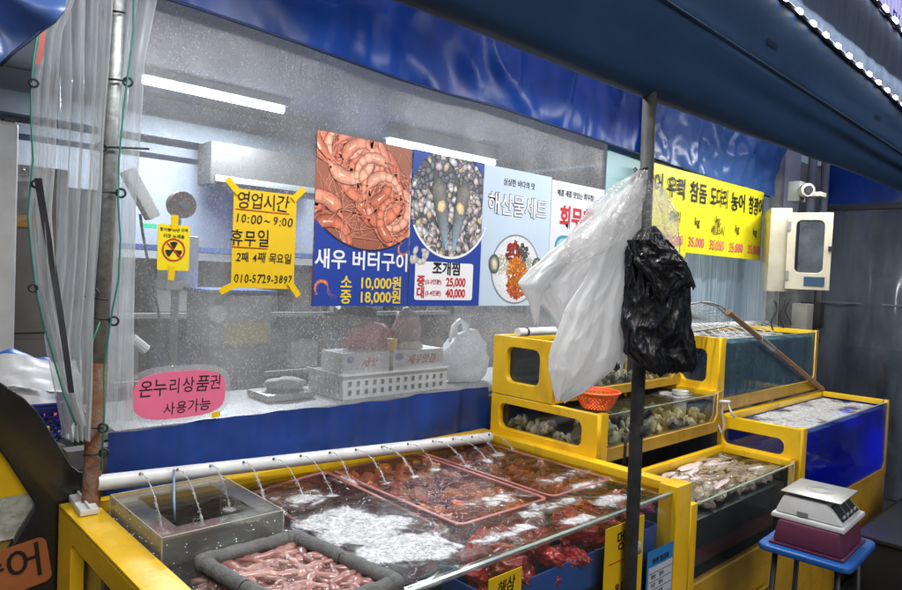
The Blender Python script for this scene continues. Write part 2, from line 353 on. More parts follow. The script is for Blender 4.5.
LINER = pbr('blue_tank_liner', (.010,.045,.17), .4, col2=(.008,.022,.07), nscale=5)
LINERD = pbr('dark_tank_liner', (.012,.02,.03), .4, col2=(.02,.03,.03), nscale=5)
BLUEGLOW = pbr('vivid_blue_liner', (.010,.03,.30), .4, col2=(.006,.012,.06), nscale=1.6, contrast=(.4,.6))
TARP = pbr('blue_tarp', (.010,.095,.50), .26, col2=(.006,.035,.20), nscale=1.6, bump=.7, bscale=6, trans=.4, streak=(1,1,.6), spec=.6)
TARPL = pbr('pale_blue_tarp', (.07,.15,.42), .26, col2=(.04,.09,.28), nscale=3, bump=.4, bscale=9, trans=.2, spec=.6)
ASSUMED_LAMP_E = 21  # power of the assumed, unseen lamps under the awning eave
NAVY = pbr('navy_awning_fabric', (.036,.10,.235), .50, col2=(.022,.062,.155), nscale=3, bump=.5, bscale=5, streak=(.35,1,1))
SLATE = pbr('slate_awning_fabric', (.085,.125,.20), .75, col2=(.055,.085,.15), nscale=9, bump=.35, bscale=9, streak=(1.8,1,.35))
CLEAR = clear('clear_curtain_plastic', .58, (.82,.85,.87), .16, bump=.12, bscale=2.5, streak=(4,3,.8), hscale=2.2, hvar=.6, ior=1.28)
CLEARB = clear('clear_bag_plastic', .18, (.8,.8,.8), .1, bump=.6, bscale=30)
GLASS = clear('tank_glass', .03, (.4,.5,.55), .03, (.97,.99,.99), bump=.02, hscale=4, ior=1.5)
ACRYL = clear('acrylic_sheet', .20, (.55,.56,.52), .08, (.93,.94,.92), bump=.04, hscale=9, ior=1.3)
GLASSB = clear('blue_lit_glass', .30, (.03,.06,.85), .05, (.5,.6,.9), bump=.05, bscale=5, hscale=2.2, hvar=.75, ior=1.4, transl=.75)
GLASST = clear('cloudy_teal_glass', .34, (.24,.36,.42), .05, (.6,.76,.84), bump=.12, bscale=9, streak=(3,3,.5), hscale=5, hvar=.5, ior=1.4, transl=.6)
GEDGE = pbr('glass_edge', (.35,.45,.42), .15, col2=(.2,.28,.27), nscale=12)
WALLP = window_plastic()
DARKP = clear('dirty_side_plastic', .36, (.24,.29,.35), .12, (.5,.55,.62), bump=.8, bscale=4, streak=(1,1,.25), hscale=3.4, hvar=.95, transl=.25, ior=1.5)
PRINT = printed('printed_photo'); 
ORANGE = pbr('orange_plastic', (.85,.15,.03), .35, col2=(.7,.1,.02))
ROPE = pbr('green_cord', (.015,.22,.16), .6)
JET = clear('falling_water', .42, (.95,.97,.98), .05, bump=.8, bscale=60, ior=1.5, hscale=70, hvar=.9)
WOOD = pbr('wooden_handle', (.27,.15,.07), .5, col2=(.16,.085,.04), nscale=5, streak=(1,1,12))
FLOOR = pbr('wet_concrete', (.030,.032,.036), .35, col2=(.055,.055,.055), nscale=3, bump=.3, bscale=18)
INK = pbr('black_ink', (.012,.011,.012), .5); REDINK = pbr('red_ink', (.55,.02,.03), .5)
def flat(name, col, rough=.4): return pbr(name, col, rough, col2=tuple(c*.92 for c in col), nscale=4, bump=.06, bscale=5)
PBLUE = flat('poster_blue', (.018,.055,.33)); PPALE = flat('poster_pale', (.52,.64,.76)); PWHITE = flat('poster_white', (.68,.72,.77))
TYEL = flat('yellow_letters', (.85,.62,.03)); TWHITE = flat('white_letters', (.85,.86,.88)); YPAPER = flat('yellow_paper', (.80,.52,.01)); YTAPE = flat('yellow_tape', (.85,.55,.005), .3)
BANY = flat('banner_yellow', (.86,.78,.015)); PINKP = flat('pink_card', (.78,.16,.29)); ORSIGN = pbr('orange_board', (.42,.13,.035), .6, col2=(.30,.10,.04), nscale=6)

# ------------------------------------------------------------------ world and lights
w = bpy.data.worlds.new('World'); scn.world = w; w.use_nodes = True; nt = w.node_tree
sky = nt.nodes.new('ShaderNodeTexSky'); sky.sky_type = 'NISHITA'; sky.sun_disc = False
SE, SR = 42, 200
sky.sun_elevation = math.radians(SE); sky.sun_rotation = math.radians(SR); sky.air_density = 1.0; sky.dust_density = 3.0
nt.links.new(sky.outputs[0], nt.nodes['Background'].inputs[0]); nt.nodes['Background'].inputs[1].default_value = .055
sl = bpy.data.lights.new('sun', 'SUN'); sl.energy = .7; sl.angle = math.radians(30); sl.color = (1,.96,.9)
so = bpy.data.objects.new('sun', sl); COL.objects.link(so)
sd = Vector((math.sin(math.radians(SR))*math.cos(math.radians(SE)), math.cos(math.radians(SR))*math.cos(math.radians(SE)), math.sin(math.radians(SE))))
so.rotation_euler = sd.to_track_quat('Z', 'Y').to_euler()
def area(name, loc, sx, sy, e, col=(1,1,1), rot=(0,0,0), parent=None):
    l = bpy.data.lights.new(name, 'AREA'); l.shape = 'RECTANGLE'; l.size = sx; l.size_y = sy; l.energy = e; l.color = col
    o = bpy.data.objects.new(name, l); COL.objects.link(o); o.location = loc; o.rotation_euler = rot
    if parent is not None: o.parent = parent
    return o

# ------------------------------------------------------------------ setting: ground, room
WY = 2.17
o = build('ground', MB().add([(-60,-60,0),(60,-60,0),(60,60,0),(-60,60,0)], [(0,1,2,3)]), FLOOR); o['kind'] = 'structure'
# interior room of the stall
RW = pbr('grey_blue_wall', (.30,.335,.37), .7, col2=(.24,.27,.30), nscale=3, bump=.05)
RC = pbr('beige_ceiling', (.46,.43,.39), .8, col2=(.38,.36,.33), nscale=4)
RB = pbr('grime_wall', (.10,.10,.105), .7, col2=(.20,.19,.18), nscale=5, contrast=(.35,.6), bump=.2, bscale=20)
def struct(name, mb, mat, **k):
    o = build(name, mb, mat, **k); o['kind'] = 'structure'; return o
struct('ceiling', MB().box((-1.2,2.3,2.68),(5.3,4.7,2.74)), RC)
t = thing('back_wall', 'grey blue rear wall of the stall room behind the wet plastic window', 'wall', (2,4.65,0))
build('upper_wall', MB().box((-1.2,4.62,1.62),(5.6,4.7,2.675)), RW, t)
build('lower_wall', MB().box((-1.2,4.60,0),(5.6,4.7,1.615)), RB, t)
build('wall_ledge', MB().box((-1.2,4.50,2.40),(5.3,4.615,2.52)).box((-1.2,4.56,2.30),(5.3,4.615,2.36)), pbr('ledge_paint', (.16,.19,.22), .6), t)
t = thing('side_wall', 'dim grey side wall closing the stall room on the right', 'wall', (5.45,3.5,0))
build('wall_panel', MB().box((5.4,2.4,0),(5.5,4.6,2.675)), RB, t)
t = thing('left_wall', 'dim grey wall at the far left end of the stall room', 'wall', (-1.2,3.5,0))
build('wall_panel', MB().box((-1.3,2.2,0),(-1.2,4.7,2.675)), RW, t)
# facade board below the window
single('knee_wall', MB().box((.55,2.20,0),(5.3,2.26,1.03)), RB, 'low dark board wall behind the fish tanks under the window', 'wall')
# window sill counter inside
struct_counter = thing('counter', 'long grey steel counter just inside the plastic window', 'counter', (2.6,2.5,0))
CNT = pbr('counter_steel', (.33,.34,.34), .45, .3, col2=(.25,.25,.25), nscale=9)
build('counter_top', MB().box((.7,2.27,1.03),(5.3,2.75,1.06)), CNT, struct_counter, bevel=.004)
build('counter_front', MB().box((.7,2.70,.1),(5.3,2.72,1.03)), RB, struct_counter)

# ------------------------------------------------------------------ fluorescent tubes
for i, (pa, pb) in enumerate((((143,79),(283,111)), ((388,141),(494,163)))):
    a = at(*pa, Y=4.0); b = at(*pb, Y=4.0); zc = (a.z+b.z)/2
    t = thing('fluorescent_lamp', ('left one of the two lit white ceiling lamps, above the yellow opening hours notice', 'right one of the two lit white ceiling lamps, partly behind the food posters')[i], 'lamp', ((a.x+b.x)/2, 4.0, zc), 'lit ceiling lamps inside the room')
    build('housing', MB().box((a.x-.02,3.955,zc+.022),(b.x+.02,4.045,2.678)), WHITE, t, bevel=.004)
    build('tube', MB().tube([(a.x,4,zc),(b.x,4,zc)], .022, 12), emis('lamp_glow', (.93,.97,1), 9), t, smooth=True)
    area('lamp_light', (0,0,-.05), b.x-a.x, .08, 70, (.9,.95,1), (0,0,0), t)

# ------------------------------------------------------------------ window plastic and tarps
single('plastic_window', MB().grid(lambda u, v: Vector((.60+u*3.25, WY+.004*math.sin(u*23)+.002*math.sin(u*61+v*3)+.010*noise.noise(Vector((u*9,v*3,1)))+.005*abs(noise.noise(Vector((u*16+v*4,v*3,6)))), 1.06+v*1.75)), 200, 60), WALLP,
       'large clear plastic sheet window covered with fine water drops, below the blue tarp', 'window', smooth=True)
single('plastic_window', MB().grid(lambda u, v: Vector((3.87+u*1.52, WY+.02+.012*math.sin(u*40)+.008*math.sin(u*91+v*3), 1.06+v*1.4)), 80, 10),
       clear('pleated_blue_plastic', .55, (.55,.72,.85), .15, bump=.5, bscale=6, streak=(9,1,.3), hscale=4, hvar=.5),
       'pleated bluish clear plastic sheet hanging under the yellow price banner', 'window', smooth=True)
# opaque mint panel seen behind bags
single('mint_sheet', MB().box((3.14,WY-.02,2.02),(3.70,WY-.015,2.36)), flat('mint_paper', (.30,.50,.50)), 'pale mint sheet behind the plastic next to the yellow banner', 'sheet')
# blue tarp valance on the facade; lower edge measured
edge = [(-60,-70),(60,-45),(150,-6),(200,10),(250,27),(300,44),(350,62),(400,80),(450,95),(500,108),(560,128),(600,141),(650,158),(700,176),(769,197)]
ep = [at(x, y, Y=WY-.06) for x, y in edge]
def lerp_edge(u):
    s = u*(len(ep)-1); i = min(int(s), len(ep)-2); return ep[i].lerp(ep[i+1], s-i)
def tarp(u, v):
    p = lerp_edge(u); z = p.z + (3.5-p.z)*v
    y = WY-.06 - .05*v + .022*noise.noise(Vector((p.x*2.2, z*1.4, 0)))*(.3+v) + .012*noise.noise(Vector((p.x*9, z*2.5, 3))) + .02*abs(noise.noise(Vector((p.x*3+z*4, z*2-p.x*2, 8))))
    y -= .05*(1-abs(noise.noise(Vector((p.x*.9+z*.8, z*1.1-p.x*.35, 14))))*2)**3*min(1,v*6) + .018*(1-abs(noise.noise(Vector((p.x*2.2-z*1.2, z*2.2+p.x, 21))))*2)**3*min(1,v*8)
    return Vector((p.x, y, z))
tt = thing('blue_tarp', 'bright blue tarpaulin valance hanging above the large wet plastic window', 'tarp', (2.6, WY-.06, 2.3))
build('tarp_sheet', MB().grid(lambda u, v: tarp(u*.868, v), 230, 40), TARP, tt, smooth=True)
build('hem_cord', MB().tube([p+Vector((0,-.006,0)) for p in ep], .006, 6), flat('navy_hem', (.006,.02,.08)), tt, smooth=True)
def tarp2(u, v):
    p = tarp(.84+.16*u, v); x, z = p.x, p.z
    p.y -= .02 + .05*(1-abs(noise.noise(Vector((x*1.1+z*.9, z*1.3-x*.5, 4)))*2))*.5 + .03*abs(noise.noise(Vector((x*3.2+z*2.2, z*3.5, 9)))) + .012*abs(noise.noise(Vector((x*8, z*9-x*4, 2)))); return p
single('blue_tarp', MB().grid(tarp2, 130, 70), pbr('creased_tarp', (.075,.17,.42), .24, col2=(.045,.12,.34), nscale=3, bump=.6, bscale=8, trans=.25, spec=.7), 'creased greyish blue tarpaulin directly above the yellow price banner', 'tarp', smooth=True)
# lower blue skirt between window and tank
def skirt(u, v):
    x = .645+u*1.635; return Vector((x, WY-.025-.02*v*0+.010*math.sin(x*21)+.006*math.sin(x*47+2)+.012*noise.noise(Vector((x*5, v*2, 5))), .80+v*(.287+.004*math.sin(x*7))))
single('tarp_skirt', MB().grid(skirt, 120, 8), pbr('deep_blue_tarp', (.012,.055,.30), .35, col2=(.006,.03,.15), nscale=3, bump=.3, bscale=8), 'deep blue tarpaulin strip between the window and the big tank with the water jets', 'tarp', smooth=True)
# drooping corner of a pale blue tarp, top left
cn = [(0,66),(14,52),(30,40),(42,30),(54,22),(62,12),(64,0),(63,-30)]
def corner(u, v):
    s = u*(len(cn)-1); i = min(int(s), len(cn)-2); f = s-i
    p = at(cn[i][0]*(1-f)+cn[i+1][0]*f, cn[i][1]*(1-f)+cn[i+1][1]*f, Y=1.75); q = at(-70, -60, Y=1.75)
    r = p.lerp(q, v); r.y += .06*noise.noise(Vector((r.x*9, r.z*9, 1))) + .04*math.sin(u*9)*v; return r
tt = thing('blue_tarp', 'pale blue tarpaulin corner drooping at the top left above the clear curtains', 'tarp', gl := at(10,30,Y=1.75))
build('tarp_sheet', MB().grid(corner, 50, 30), TARPL, tt, smooth=True)
build('hem_cord', MB().tube([at(x, y, Y=1.745) for x, y in cn], .004, 6), flat('navy_hem', (.006,.02,.06)), tt, smooth=True)

# ------------------------------------------------------------------ awning
def z_seam(x): return 2.368-.025*(x-1.67)
def z_led(x): return 2.557-.0434*(x-2.35)
def z_top(x): return 2.843-.055*(x-3.28)
def prof_at(v, P):
    s = v*(len(P)-1); i = min(int(s), len(P)-2); f = s-i; return P[i][0]*(1-f)+P[i+1][0]*f, P[i][1]*(1-f)+P[i+1][1]*f
def awn(u, v):
    x = .1+u*8.2; zs, zl = z_seam(x), z_led(x); dz = -.012*math.sin(x*1.1)
    y, z = prof_at(v, [(1.17,2.40),(1.14,2.22+dz),(1.112,2.158+dz),(1.092,2.164+dz),(1.072,2.185+dz),(1.052,2.22),(1.035,2.265),(1.015,zs-.05),(1.002,zs-.008),(1.004,zs),(.996,zs+.006),(.985,zs+.07),(.965,zl-.05),(.952,zl)])
    y += -.010*(x-1.8)*max(0,1-v*1.6) + .006*noise.noise(Vector((x*1.2, v*5, 0)))
    return Vector((x, y, z+.005*noise.noise(Vector((x*2, v*4, 3)))*(v < .9)))
tt = tt_awn = thing('awning', 'dark navy fabric awning slanting across the top right with a string of lights', 'awning', (3,1.05,2.15))
build('awning_fabric', MB().grid(awn, 200, 44), NAVY, tt, smooth=True)
def awn2(u, v):
    x = .1+u*8.2; y, z = prof_at(v, [(.953,z_led(x)+.004),(.955,z_led(x)+.1),(.945,z_top(x)-.1),(.95,z_top(x))]); y += .005*noise.noise(Vector((x*9, z*1.2, 1)))+.004*noise.noise(Vector((x*23, z*2, 5)))
    return Vector((x, y, z))
build('upper_fabric', MB().grid(awn2, 400, 12), SLATE, tt, smooth=True)
build('seam', MB().tube([(.1+u*8.2, .992, z_seam(.1+u*8.2)+.004) for u in [i/60 for i in range(61)]], .0022, 6), flat('seam_thread', (.10,.14,.20)), tt, smooth=True)
for px, py in ((772,45),(878,118)):     # sewn patches
    p = at(px, py, Y=.982); build('patch', MB().add([(p.x-.045,p.y+.0005,p.z-.007),(p.x+.045,p.y+.0005,p.z-.007),(p.x+.045,p.y-.003,p.z+.011),(p.x-.045,p.y-.003,p.z+.011)],[(0,1,2,3)]), flat('patch_cloth', (.012,.018,.035)), tt)
LEDM = emis('led_glow', (.88,.94,1), 14)
st = thing('led_strip', 'string of bright white lamps along the middle fold of the navy awning', 'light string', (3.5,.95,2.64), 'strings of white lamps')
x0 = at(798,8,Y=.94).x; x1 = at(886,87,Y=.94).x; stp = (x1-x0)/8
build('cable', MB().tube([(.3+i*.2, .945, z_led(.3+i*.2)+.003*math.sin(i*1.3)) for i in range(38)], .009, 6), BLACK, st, smooth=True)
k = 0
for i in range(-4, 26):
    x = x0+i*stp
    build('lamp', MB().box((x-.017,.929,z_led(x)-.007),(x+.017,.936,z_led(x)+.007)), LEDM, st)
area('led_light', (-.6,-.03,0), 4.5, .03, 16, (.9,.95,1), (math.radians(-38),0,0), st)
st = thing('led_strip', 'string of bright white lamps edging the lit lavender sign at the top right corner', 'light string', (4,.95,2.99), 'strings of white lamps')
build('cable', MB().tube([(1+i*.3, .94, z_top(1+i*.3)) for i in range(22)], .010, 6), BLACK, st, smooth=True)
for i in range(24):
    x = 2.2+i*.15; build('lamp', MB().box((x-.03,.925,z_top(x)-.008),(x+.03,.932,z_top(x)+.008)), LEDM, st)
# assumed lamps, not in view, added under the awning eave to light the tanks
for x in (1.05, 2.75, 4.4):
    wl = build('assumed_lamp', MB().box((x-.6,1.42,2.535),(x+.6,1.50,2.57)), WHITE, tt_awn, bevel=.004)  # housing of an assumed lamp, hidden by the awning
    build('tube', MB().tube([(x-.58,1.46,2.515),(x+.58,1.46,2.515)], .014, 10), LEDM, wl, smooth=True)
    area('lamp_light', (x-3, 1.46-1.05, 2.49-2.15), 1.15, .05, ASSUMED_LAMP_E, (1,.98,.94), (0,0,0), tt_awn)  # light added for the assumed lamp
sg = thing('shop_sign', 'lit lavender shop sign with blue strokes in the top right corner', 'sign', (3,.99,3.01))
SM, snt, SN = newmat('lit_sign_face'); _o = SN('ShaderNodeOutputMaterial'); _e = SN('ShaderNodeEmission', i_Strength=.95); _w = SN('ShaderNodeTexWave', i_Scale=6., i_Distortion=7.); _r2 = SN('ShaderNodeValToRGB')
_r2.color_ramp.elements[0].color = (.40,.38,.82,1); _r2.color_ramp.elements[1].color = (.62,.62,.95,1)
_t = SN('ShaderNodeTexCoord'); snt.links.new(_t.outputs['Object'], _w.inputs[0]); snt.links.new(_w.outputs[0], _r2.inputs[0]); snt.links.new(_r2.outputs[0], _e.inputs[0]); snt.links.new(_e.outputs[0], _o.inputs[0])
build('sign_face', MB().add([(.5,.96,z_top(.5)+.02),(7.5,.96,z_top(7.5)+.02),(7.5,.96,4.0),(.5,.96,4.0),(.5,1.06,z_top(.5)+.02),(7.5,1.06,z_top(7.5)+.02),(7.5,1.06,4.0),(.5,1.06,4.0)],[(0,1,2,3),(7,6,5,4),(0,4,5,1),(1,5,6,2),(2,6,7,3),(3,7,4,0)]), SM, sg)
p = at(896,21,Y=.955)
build('lettering', text('FH', .10, p.x, p.z, MYp(.955), bold=.02), flat('sign_blue', (.02,.04,.5)), sg)

# ------------------------------------------------------------------ poles
pt = at(118,-8,Y=2.06); pb = at(92,482,Y=2.06); px_ = lambda z: pb.x+(pt.x-pb.x)*(z-pb.z)/(pt.z-pb.z)
tt = thing('steel_pole', 'galvanised pole with a rusty lower half beside the clear curtains', 'pole', (px_(0),2.06,0))
build('upper_tube', MB().tube([(px_(1.30),2.06,1.30),(px_(2.0),2.06,2.0),(px_(3.2),2.06,3.2)], .0235, 16), STEEL, tt, smooth=True)
build('lower_tube', MB().tube([(px_(0),2.06,0),(px_(.7),2.06,.7),(px_(1.31),2.06,1.31)], .0245, 16), RUST, tt, smooth=True)
tt = thing('support_pole', 'dark steel pole in front of the tanks with bags tied to it', 'pole', (1.845,1.10,0))
build('tube', MB().tube([(1.845,1.10,0),(1.825,1.10,1.4),(1.808,1.10,2.2)], .0205, 16), DPOLE, tt, smooth=True)
h = at(630,440,Y=1.08); 
build('hook', MB().tube([h+Vector((.0,0,.02)), h+Vector((-.02,-.004,.02)), h+Vector((-.03,-.004,0)), h+Vector((-.031,-.004,-.07))], .005, 8), DPOLE, tt, smooth=True)
build('collar', MB().tube([(1.838,1.10,h.z-.0),(1.8385,1.10,h.z+.035)], .026, 16), DPOLE, tt, smooth=True)
build('tape_patch', MB().tube([(1.848,1.10,at(0,0,Y=1).z*0+.77),(1.848,1.10,.80)], .0215, 16), flat('grey_tape', (.3,.3,.3)), tt, smooth=True)

# ------------------------------------------------------------------ curtains at the left
def curtain(left, right, Y, amp, k, n=70, m=40):
    def pl(L, y):
        for (xa, ya), (xb, yb) in zip(L, L[1:]):
            if y <= yb: return xa+(xb-xa)*(y-ya)/(yb-ya)
        return L[-1][0]
    y0, y1 = left[0][1], left[-1][1]
    def fn(u, v):
        y = y0+(y1-y0)*v; x = pl(left, y)*(1-u)+pl(right, y)*u
        p = at(x, y, Y=Y); p.y += amp*math.sin(k*u*2*PI+.6*math.sin(v*3))+amp*.5*math.sin(k*2.3*u*2*PI+v*4+1)+amp*.7*noise.noise(Vector((u*6, v*5, k))); return p
    return MB().grid(fn, n, m)
single('clear_curtain', curtain([(58,-10),(60,120),(57,250),(45,340),(66,440)], [(112,-10),(106,120),(98,250),(93,340),(88,440)], 2.0, .022, 4), CLEAR,
       'wide folded clear plastic curtain hanging left of the galvanised pole', 'curtain', smooth=True)
single('clear_curtain', curtain([(98,-10),(95,120),(92,250),(90,420)], [(160,-10),(146,60),(138,200),(132,420)], 2.12, .016, 3), CLEAR,
       'clear plastic curtain bunched just right of the galvanised pole', 'curtain', smooth=True)
single('clear_curtain', curtain([(56,-10),(38,34),(31,85),(31,160),(28,215),(36,290),(54,360),(76,425)], [(78,-10),(62,34),(58,85),(56,160),(52,215),(58,290),(70,360),(86,425)], 1.95, .014, 3), CLEAR,
       'narrow crinkled clear curtain edged with green cord at the far left', 'curtain', smooth=True)
single('edge_cord', MB().tube([at(x, y, Y=1.93) for x, y in ((38,32),(33,60),(31,85),(31,120),(33,160),(30,190),(28,215),(31,250),(36,290),(44,325),(54,360),(64,395),(76,425))], .0023, 6), ROPE,
       'green cord along the edge of the far left narrow curtain', 'cord', smooth=True)
single('edge_cord', MB().tube([at(x+3*math.sin(y*.03), y, Y=2.02) for x, y in ((134,-5),(131,30),(127,60),(124,110),(122,160),(119,200),(118,240),(116,280),(112,310),(110,340),(107,370),(104,420),(98,470))], .0026, 6), ROPE,
       'green cord hanging along the right side of the galvanised pole', 'cord', smooth=True)
single('edge_cord', MB().tube([at(x, y, Y=2.0) for x, y in ((100,322),(93,340),(89,362),(88,385),(90,410))], .0022, 6), ROPE,
       'short green cord curving left of the rusty lower pole', 'cord', smooth=True)
single('black_strap', MB().grid(lambda u, v: at((34+34*v**1.15+3*math.sin(v*3))+(8-2*v)*u, 178+215*v, Y=1.915+.02*math.sin(v*5)+.004*u), 3, 30), BLACK, 'broad black strap slanting down over the narrow clear curtain', 'strap', smooth=True)
single('red_tag', MB().grid(lambda u, v: at(40+3*math.sin(v*2)-8*v+6*u, 30+34*v, Y=1.93), 2, 4), flat('faded_red', (.42,.10,.08)), 'small faded red strip at the top of the narrow curtain', 'tag')
# zip ties with black rings
ties = [((112,11),(125,13),(107,15),'uppermost black cable tie with its ring, on the galvanised pole'), ((108,79),(126,81),(128,82),'black cable tie with a white centred ring, second from the top of the pole'),
        ((103,147),(149,149),(102,147),'black cable tie with a long tail pointing right over the window'), ((83,190),(118,193),(121,193),'black cable tie with a tail pointing left above the middle of the pole'),
        ((68,294),(108,300),(94,293),'black cable tie with a long tail left, where the rust begins'), ((90,317),(112,320),(114,321),'black cable tie with a rusty ring under the long tailed tie'),
        ((84,427),(104,428),(103,428),'short black cable tie low on the rusty pole'), ((83,455),(106,453),(104,453),'lowest black cable tie near the white water pipe')]
for a, b, r, lab in ties:
    t = thing('cable_tie', lab, 'cable tie', at(*r, Y=2.03), 'black cable ties on the galvanised pole')
    pa, pb2 = at(*a, Y=2.028), at(*b, Y=2.028)
    build('strap', MB().tube([pa, pa.lerp(pb2,.5)+Vector((0,-.006,0)), pb2], .0032, 6), BLACK, t, smooth=True)
    build('ring', MB().torus(at(*r, Y=2.022), .0115, .0035, (-.5,-1,0), 18, 6), BLACK, t, smooth=True)
for i, (x, y) in enumerate(((34,83),(36,184),(33,288))):
    single('curtain_ring', MB().torus(at(x, y, Y=1.925), .009, .003, (-.1,-1,0), 18, 6), BLACK, ('upper','middle','lower')[i]+' black eyelet ring on the green edged narrow curtain', 'ring', 'eyelets on the narrow curtain', smooth=True)

# ------------------------------------------------------------------ posters on the window
PY = WY-.022
def clipmesh(mb, x0, x1, z0, z1, vc=True):
    me = mb.mesh('photo', vc=True); bm = bmesh.new(); bm.from_mesh(me)
    for co, no in (((x0,0,0),(-1,0,0)), ((x1,0,0),(1,0,0)), ((0,0,z0),(0,0,-1)), ((0,0,z1),(0,0,1))):
        bmesh.ops.bisect_plane(bm, geom=bm.verts[:]+bm.edges[:]+bm.faces[:], plane_co=co, plane_no=no, clear_outer=True)
    bm.to_mesh(me); bm.free(); return me
def vary(c, a=.15):
    k = 1+ru(-a, a); return tuple(min(1, max(0, x*k)) for x in c)
def strip2(mb, pts, ws, cols, y):
    """flat ribbon in the poster plane, colour per station"""
    n = len(mb.v); m = len(pts)
    for i, (x, z) in enumerate(pts):
        a = pts[max(i-1,0)]; b = pts[min(i+1,m-1)]; dx, dz = b[0]-a[0], b[1]-a[1]; l = math.hypot(dx, dz) or 1
        nx, nz = -dz/l, dx/l
        for s, sh in ((1,.55),(.45,1.0),(-.3,1.25),(-1,.7)):
            mb.v.append((x+nx*ws[i]*s, y, z+nz*ws[i]*s)); mb.c.append(tuple(min(1, c*sh) for c in cols[i]))
    for i in range(m-1):
        for s in range(3): mb.f.append((n+i*4+s, n+i*4+s+1, n+(i+1)*4+s+1, n+(i+1)*4+s))
def ell2(mb, x, z, a, b, rot, c1, c2, y, n=14, wob=.12):
    k = len(mb.v); mb.v.append((x-a*.2, y, z+b*.2)); mb.c.append(c2); ph = ru(0, 6)
    for rr, cc in ((.62, tuple((p+q)/2 for p, q in zip(c1, c2))), (1, c1)):
        for i in range(n):
            t = 2*PI*i/n; r = rr*(1+wob*math.sin(2*t+ph)+wob*.5*math.sin(5*t+ph*2)); u, v = a*r*math.cos(t), b*r*math.sin(t)
            mb.v.append((x+u*math.cos(rot)-v*math.sin(rot), y, z+u*math.sin(rot)+v*math.cos(rot))); mb.c.append(cc)
    for i in range(n):
        j = (i+1) % n; mb.f.append((k, k+1+i, k+1+j)); mb.f.append((k+1+i, k+1+n+i, k+1+n+j, k+1+j))
def shrimp2(mb, x, z, R, a0, y, flip=1):
    m = 40; pts = []; ws = []; cols = []; span = ru(2.3, 3.3)
    base = random.choice([(.55,.17,.10),(.62,.23,.14),(.48,.14,.08),(.68,.31,.21)])
    for i in range(m):
        s = i/(m-1); t = a0+flip*s*span; rr = R*(1-.18*s*s)
        pts.append((x+rr*math.cos(t), z+rr*math.sin(t)))
        ws.append(R*(.27*(1-.62*s) if s > .15 else .10+.17*(s/.15)**.7)); seg = (i % 6) == 0 and s > .34
        k = .62 if seg else (1.0+.22*math.sin((i % 6)/6*PI) if s > .34 else .92)
        cols.append(tuple(c*k for c in base))
    hx, hz = pts[0]; t0 = a0-flip*PI/2
    for k in range(9):
        i = int(8+k*3); px, pz = pts[i]; t = math.atan2(z-pz, x-px)+flip*ru(-.5,.1); L = R*ru(.30,.45)
        strip2(mb, [(px,pz),(px+L*.6*math.cos(t), pz+L*.6*math.sin(t)),(px+L*math.cos(t-.5*flip), pz+L*math.sin(t-.5*flip))], [R*.03,R*.022,R*.01], [(.66,.36,.26)]*3, y)
    for k in range(5):
        t = t0+ru(-.5,.5); L = R*ru(.8,2.4)
        strip2(mb, [(hx,hz),(hx+L*.5*math.cos(t),hz+L*.5*math.sin(t)),(hx+L*math.cos(t+.5),hz+L*math.sin(t+.5))], [R*.018,R*.014,R*.008], [(.62,.25,.17)]*3, y)
    strip2(mb, [(hx,hz),(hx+R*.30*math.cos(t0+.1),hz+R*.30*math.sin(t0+.1))], [R*.09,R*.01], [base,(.45,.10,.06)], y-.00002)
    strip2(mb, pts, [w*1.10 for w in ws], [(.20,.05,.03)]*m, y-.00003)
    strip2(mb, pts, ws, cols, y-.00005)
    strip2(mb, [pts[6],pts[12]], [R*.05,R*.02], [(.85,.6,.5),(.7,.35,.25)], y-.00007)
    ex, ez = pts[-1]; t0 = a0+flip*span+flip*PI/2
    for k in (-.5,-.1,.35):
        strip2(mb, [(ex,ez),(ex+R*.2*math.cos(t0+k),ez+R*.2*math.sin(t0+k)),(ex+R*.42*math.cos(t0+k),ez+R*.42*math.sin(t0+k))], [R*.03,R*.08,R*.05], [(.55,.16,.09),(.62,.24,.15),(.42,.08,.04)], y-.00006)
    ell2(mb, hx+R*.07*math.cos(a0+.5), hz+R*.07*math.sin(a0+.5), R*.045, R*.045, 0, (.01,.01,.01), (.03,.02,.02), y-.00008, 8, 0)
def arc_overlay(x0, x1, z0, z1, cx, cz, R, y, mat, parent, name='printed_field'):
    """sheet with a circular opening, the opening may run off the edges"""
    n = 72; mb = MB(); 
    # columns: below the circle
    xs = [x0+(x1-x0)*i/n for i in range(n+1)]
    for xa, xb in zip(xs, xs[1:]):
        def cut(x):
            d = R*R-(x-cx)**2; return (cz-math.sqrt(d), cz+math.sqrt(d)) if d > 0 else None
        ca, cb = cut(xa) or (cz, cz), cut(xb) or (cz, cz)
        la, lb = min(max(ca[0], z0), z1), min(max(cb[0], z0), z1); ha, hb = max(min(ca[1], z1), z0), max(min(cb[1], z1), z0)
        mb.add([(xa,y,z0),(xb,y,z0),(xb,y,lb),(xa,y,la)], [(0,1,2,3)])
        if ha < z1-1e-5 or hb < z1-1e-5: mb.add([(xa,y,ha),(xb,y,hb),(xb,y,z1),(xa,y,z1)], [(0,1,2,3)])
    return build(name, mb, mat, parent)
def ring2(cx, cz, R, w, y, mat, parent, a0, a1, name='printed_ring'):
    mb = MB(); n = 60
    for i in range(n):
        t, s = a0+(a1-a0)*i/n, a0+(a1-a0)*(i+1)/n
        mb.add([(cx+R*math.cos(t),y,cz+R*math.sin(t)),(cx+R*math.cos(s),y,cz+R*math.sin(s)),(cx+(R+w)*math.cos(s),y,cz+(R+w)*math.sin(s)),(cx+(R+w)*math.cos(t),y,cz+(R+w)*math.sin(t))], [(0,1,2,3)])
    return build(name, mb, mat, parent)
ZT, ZB = 2.10, 1.462
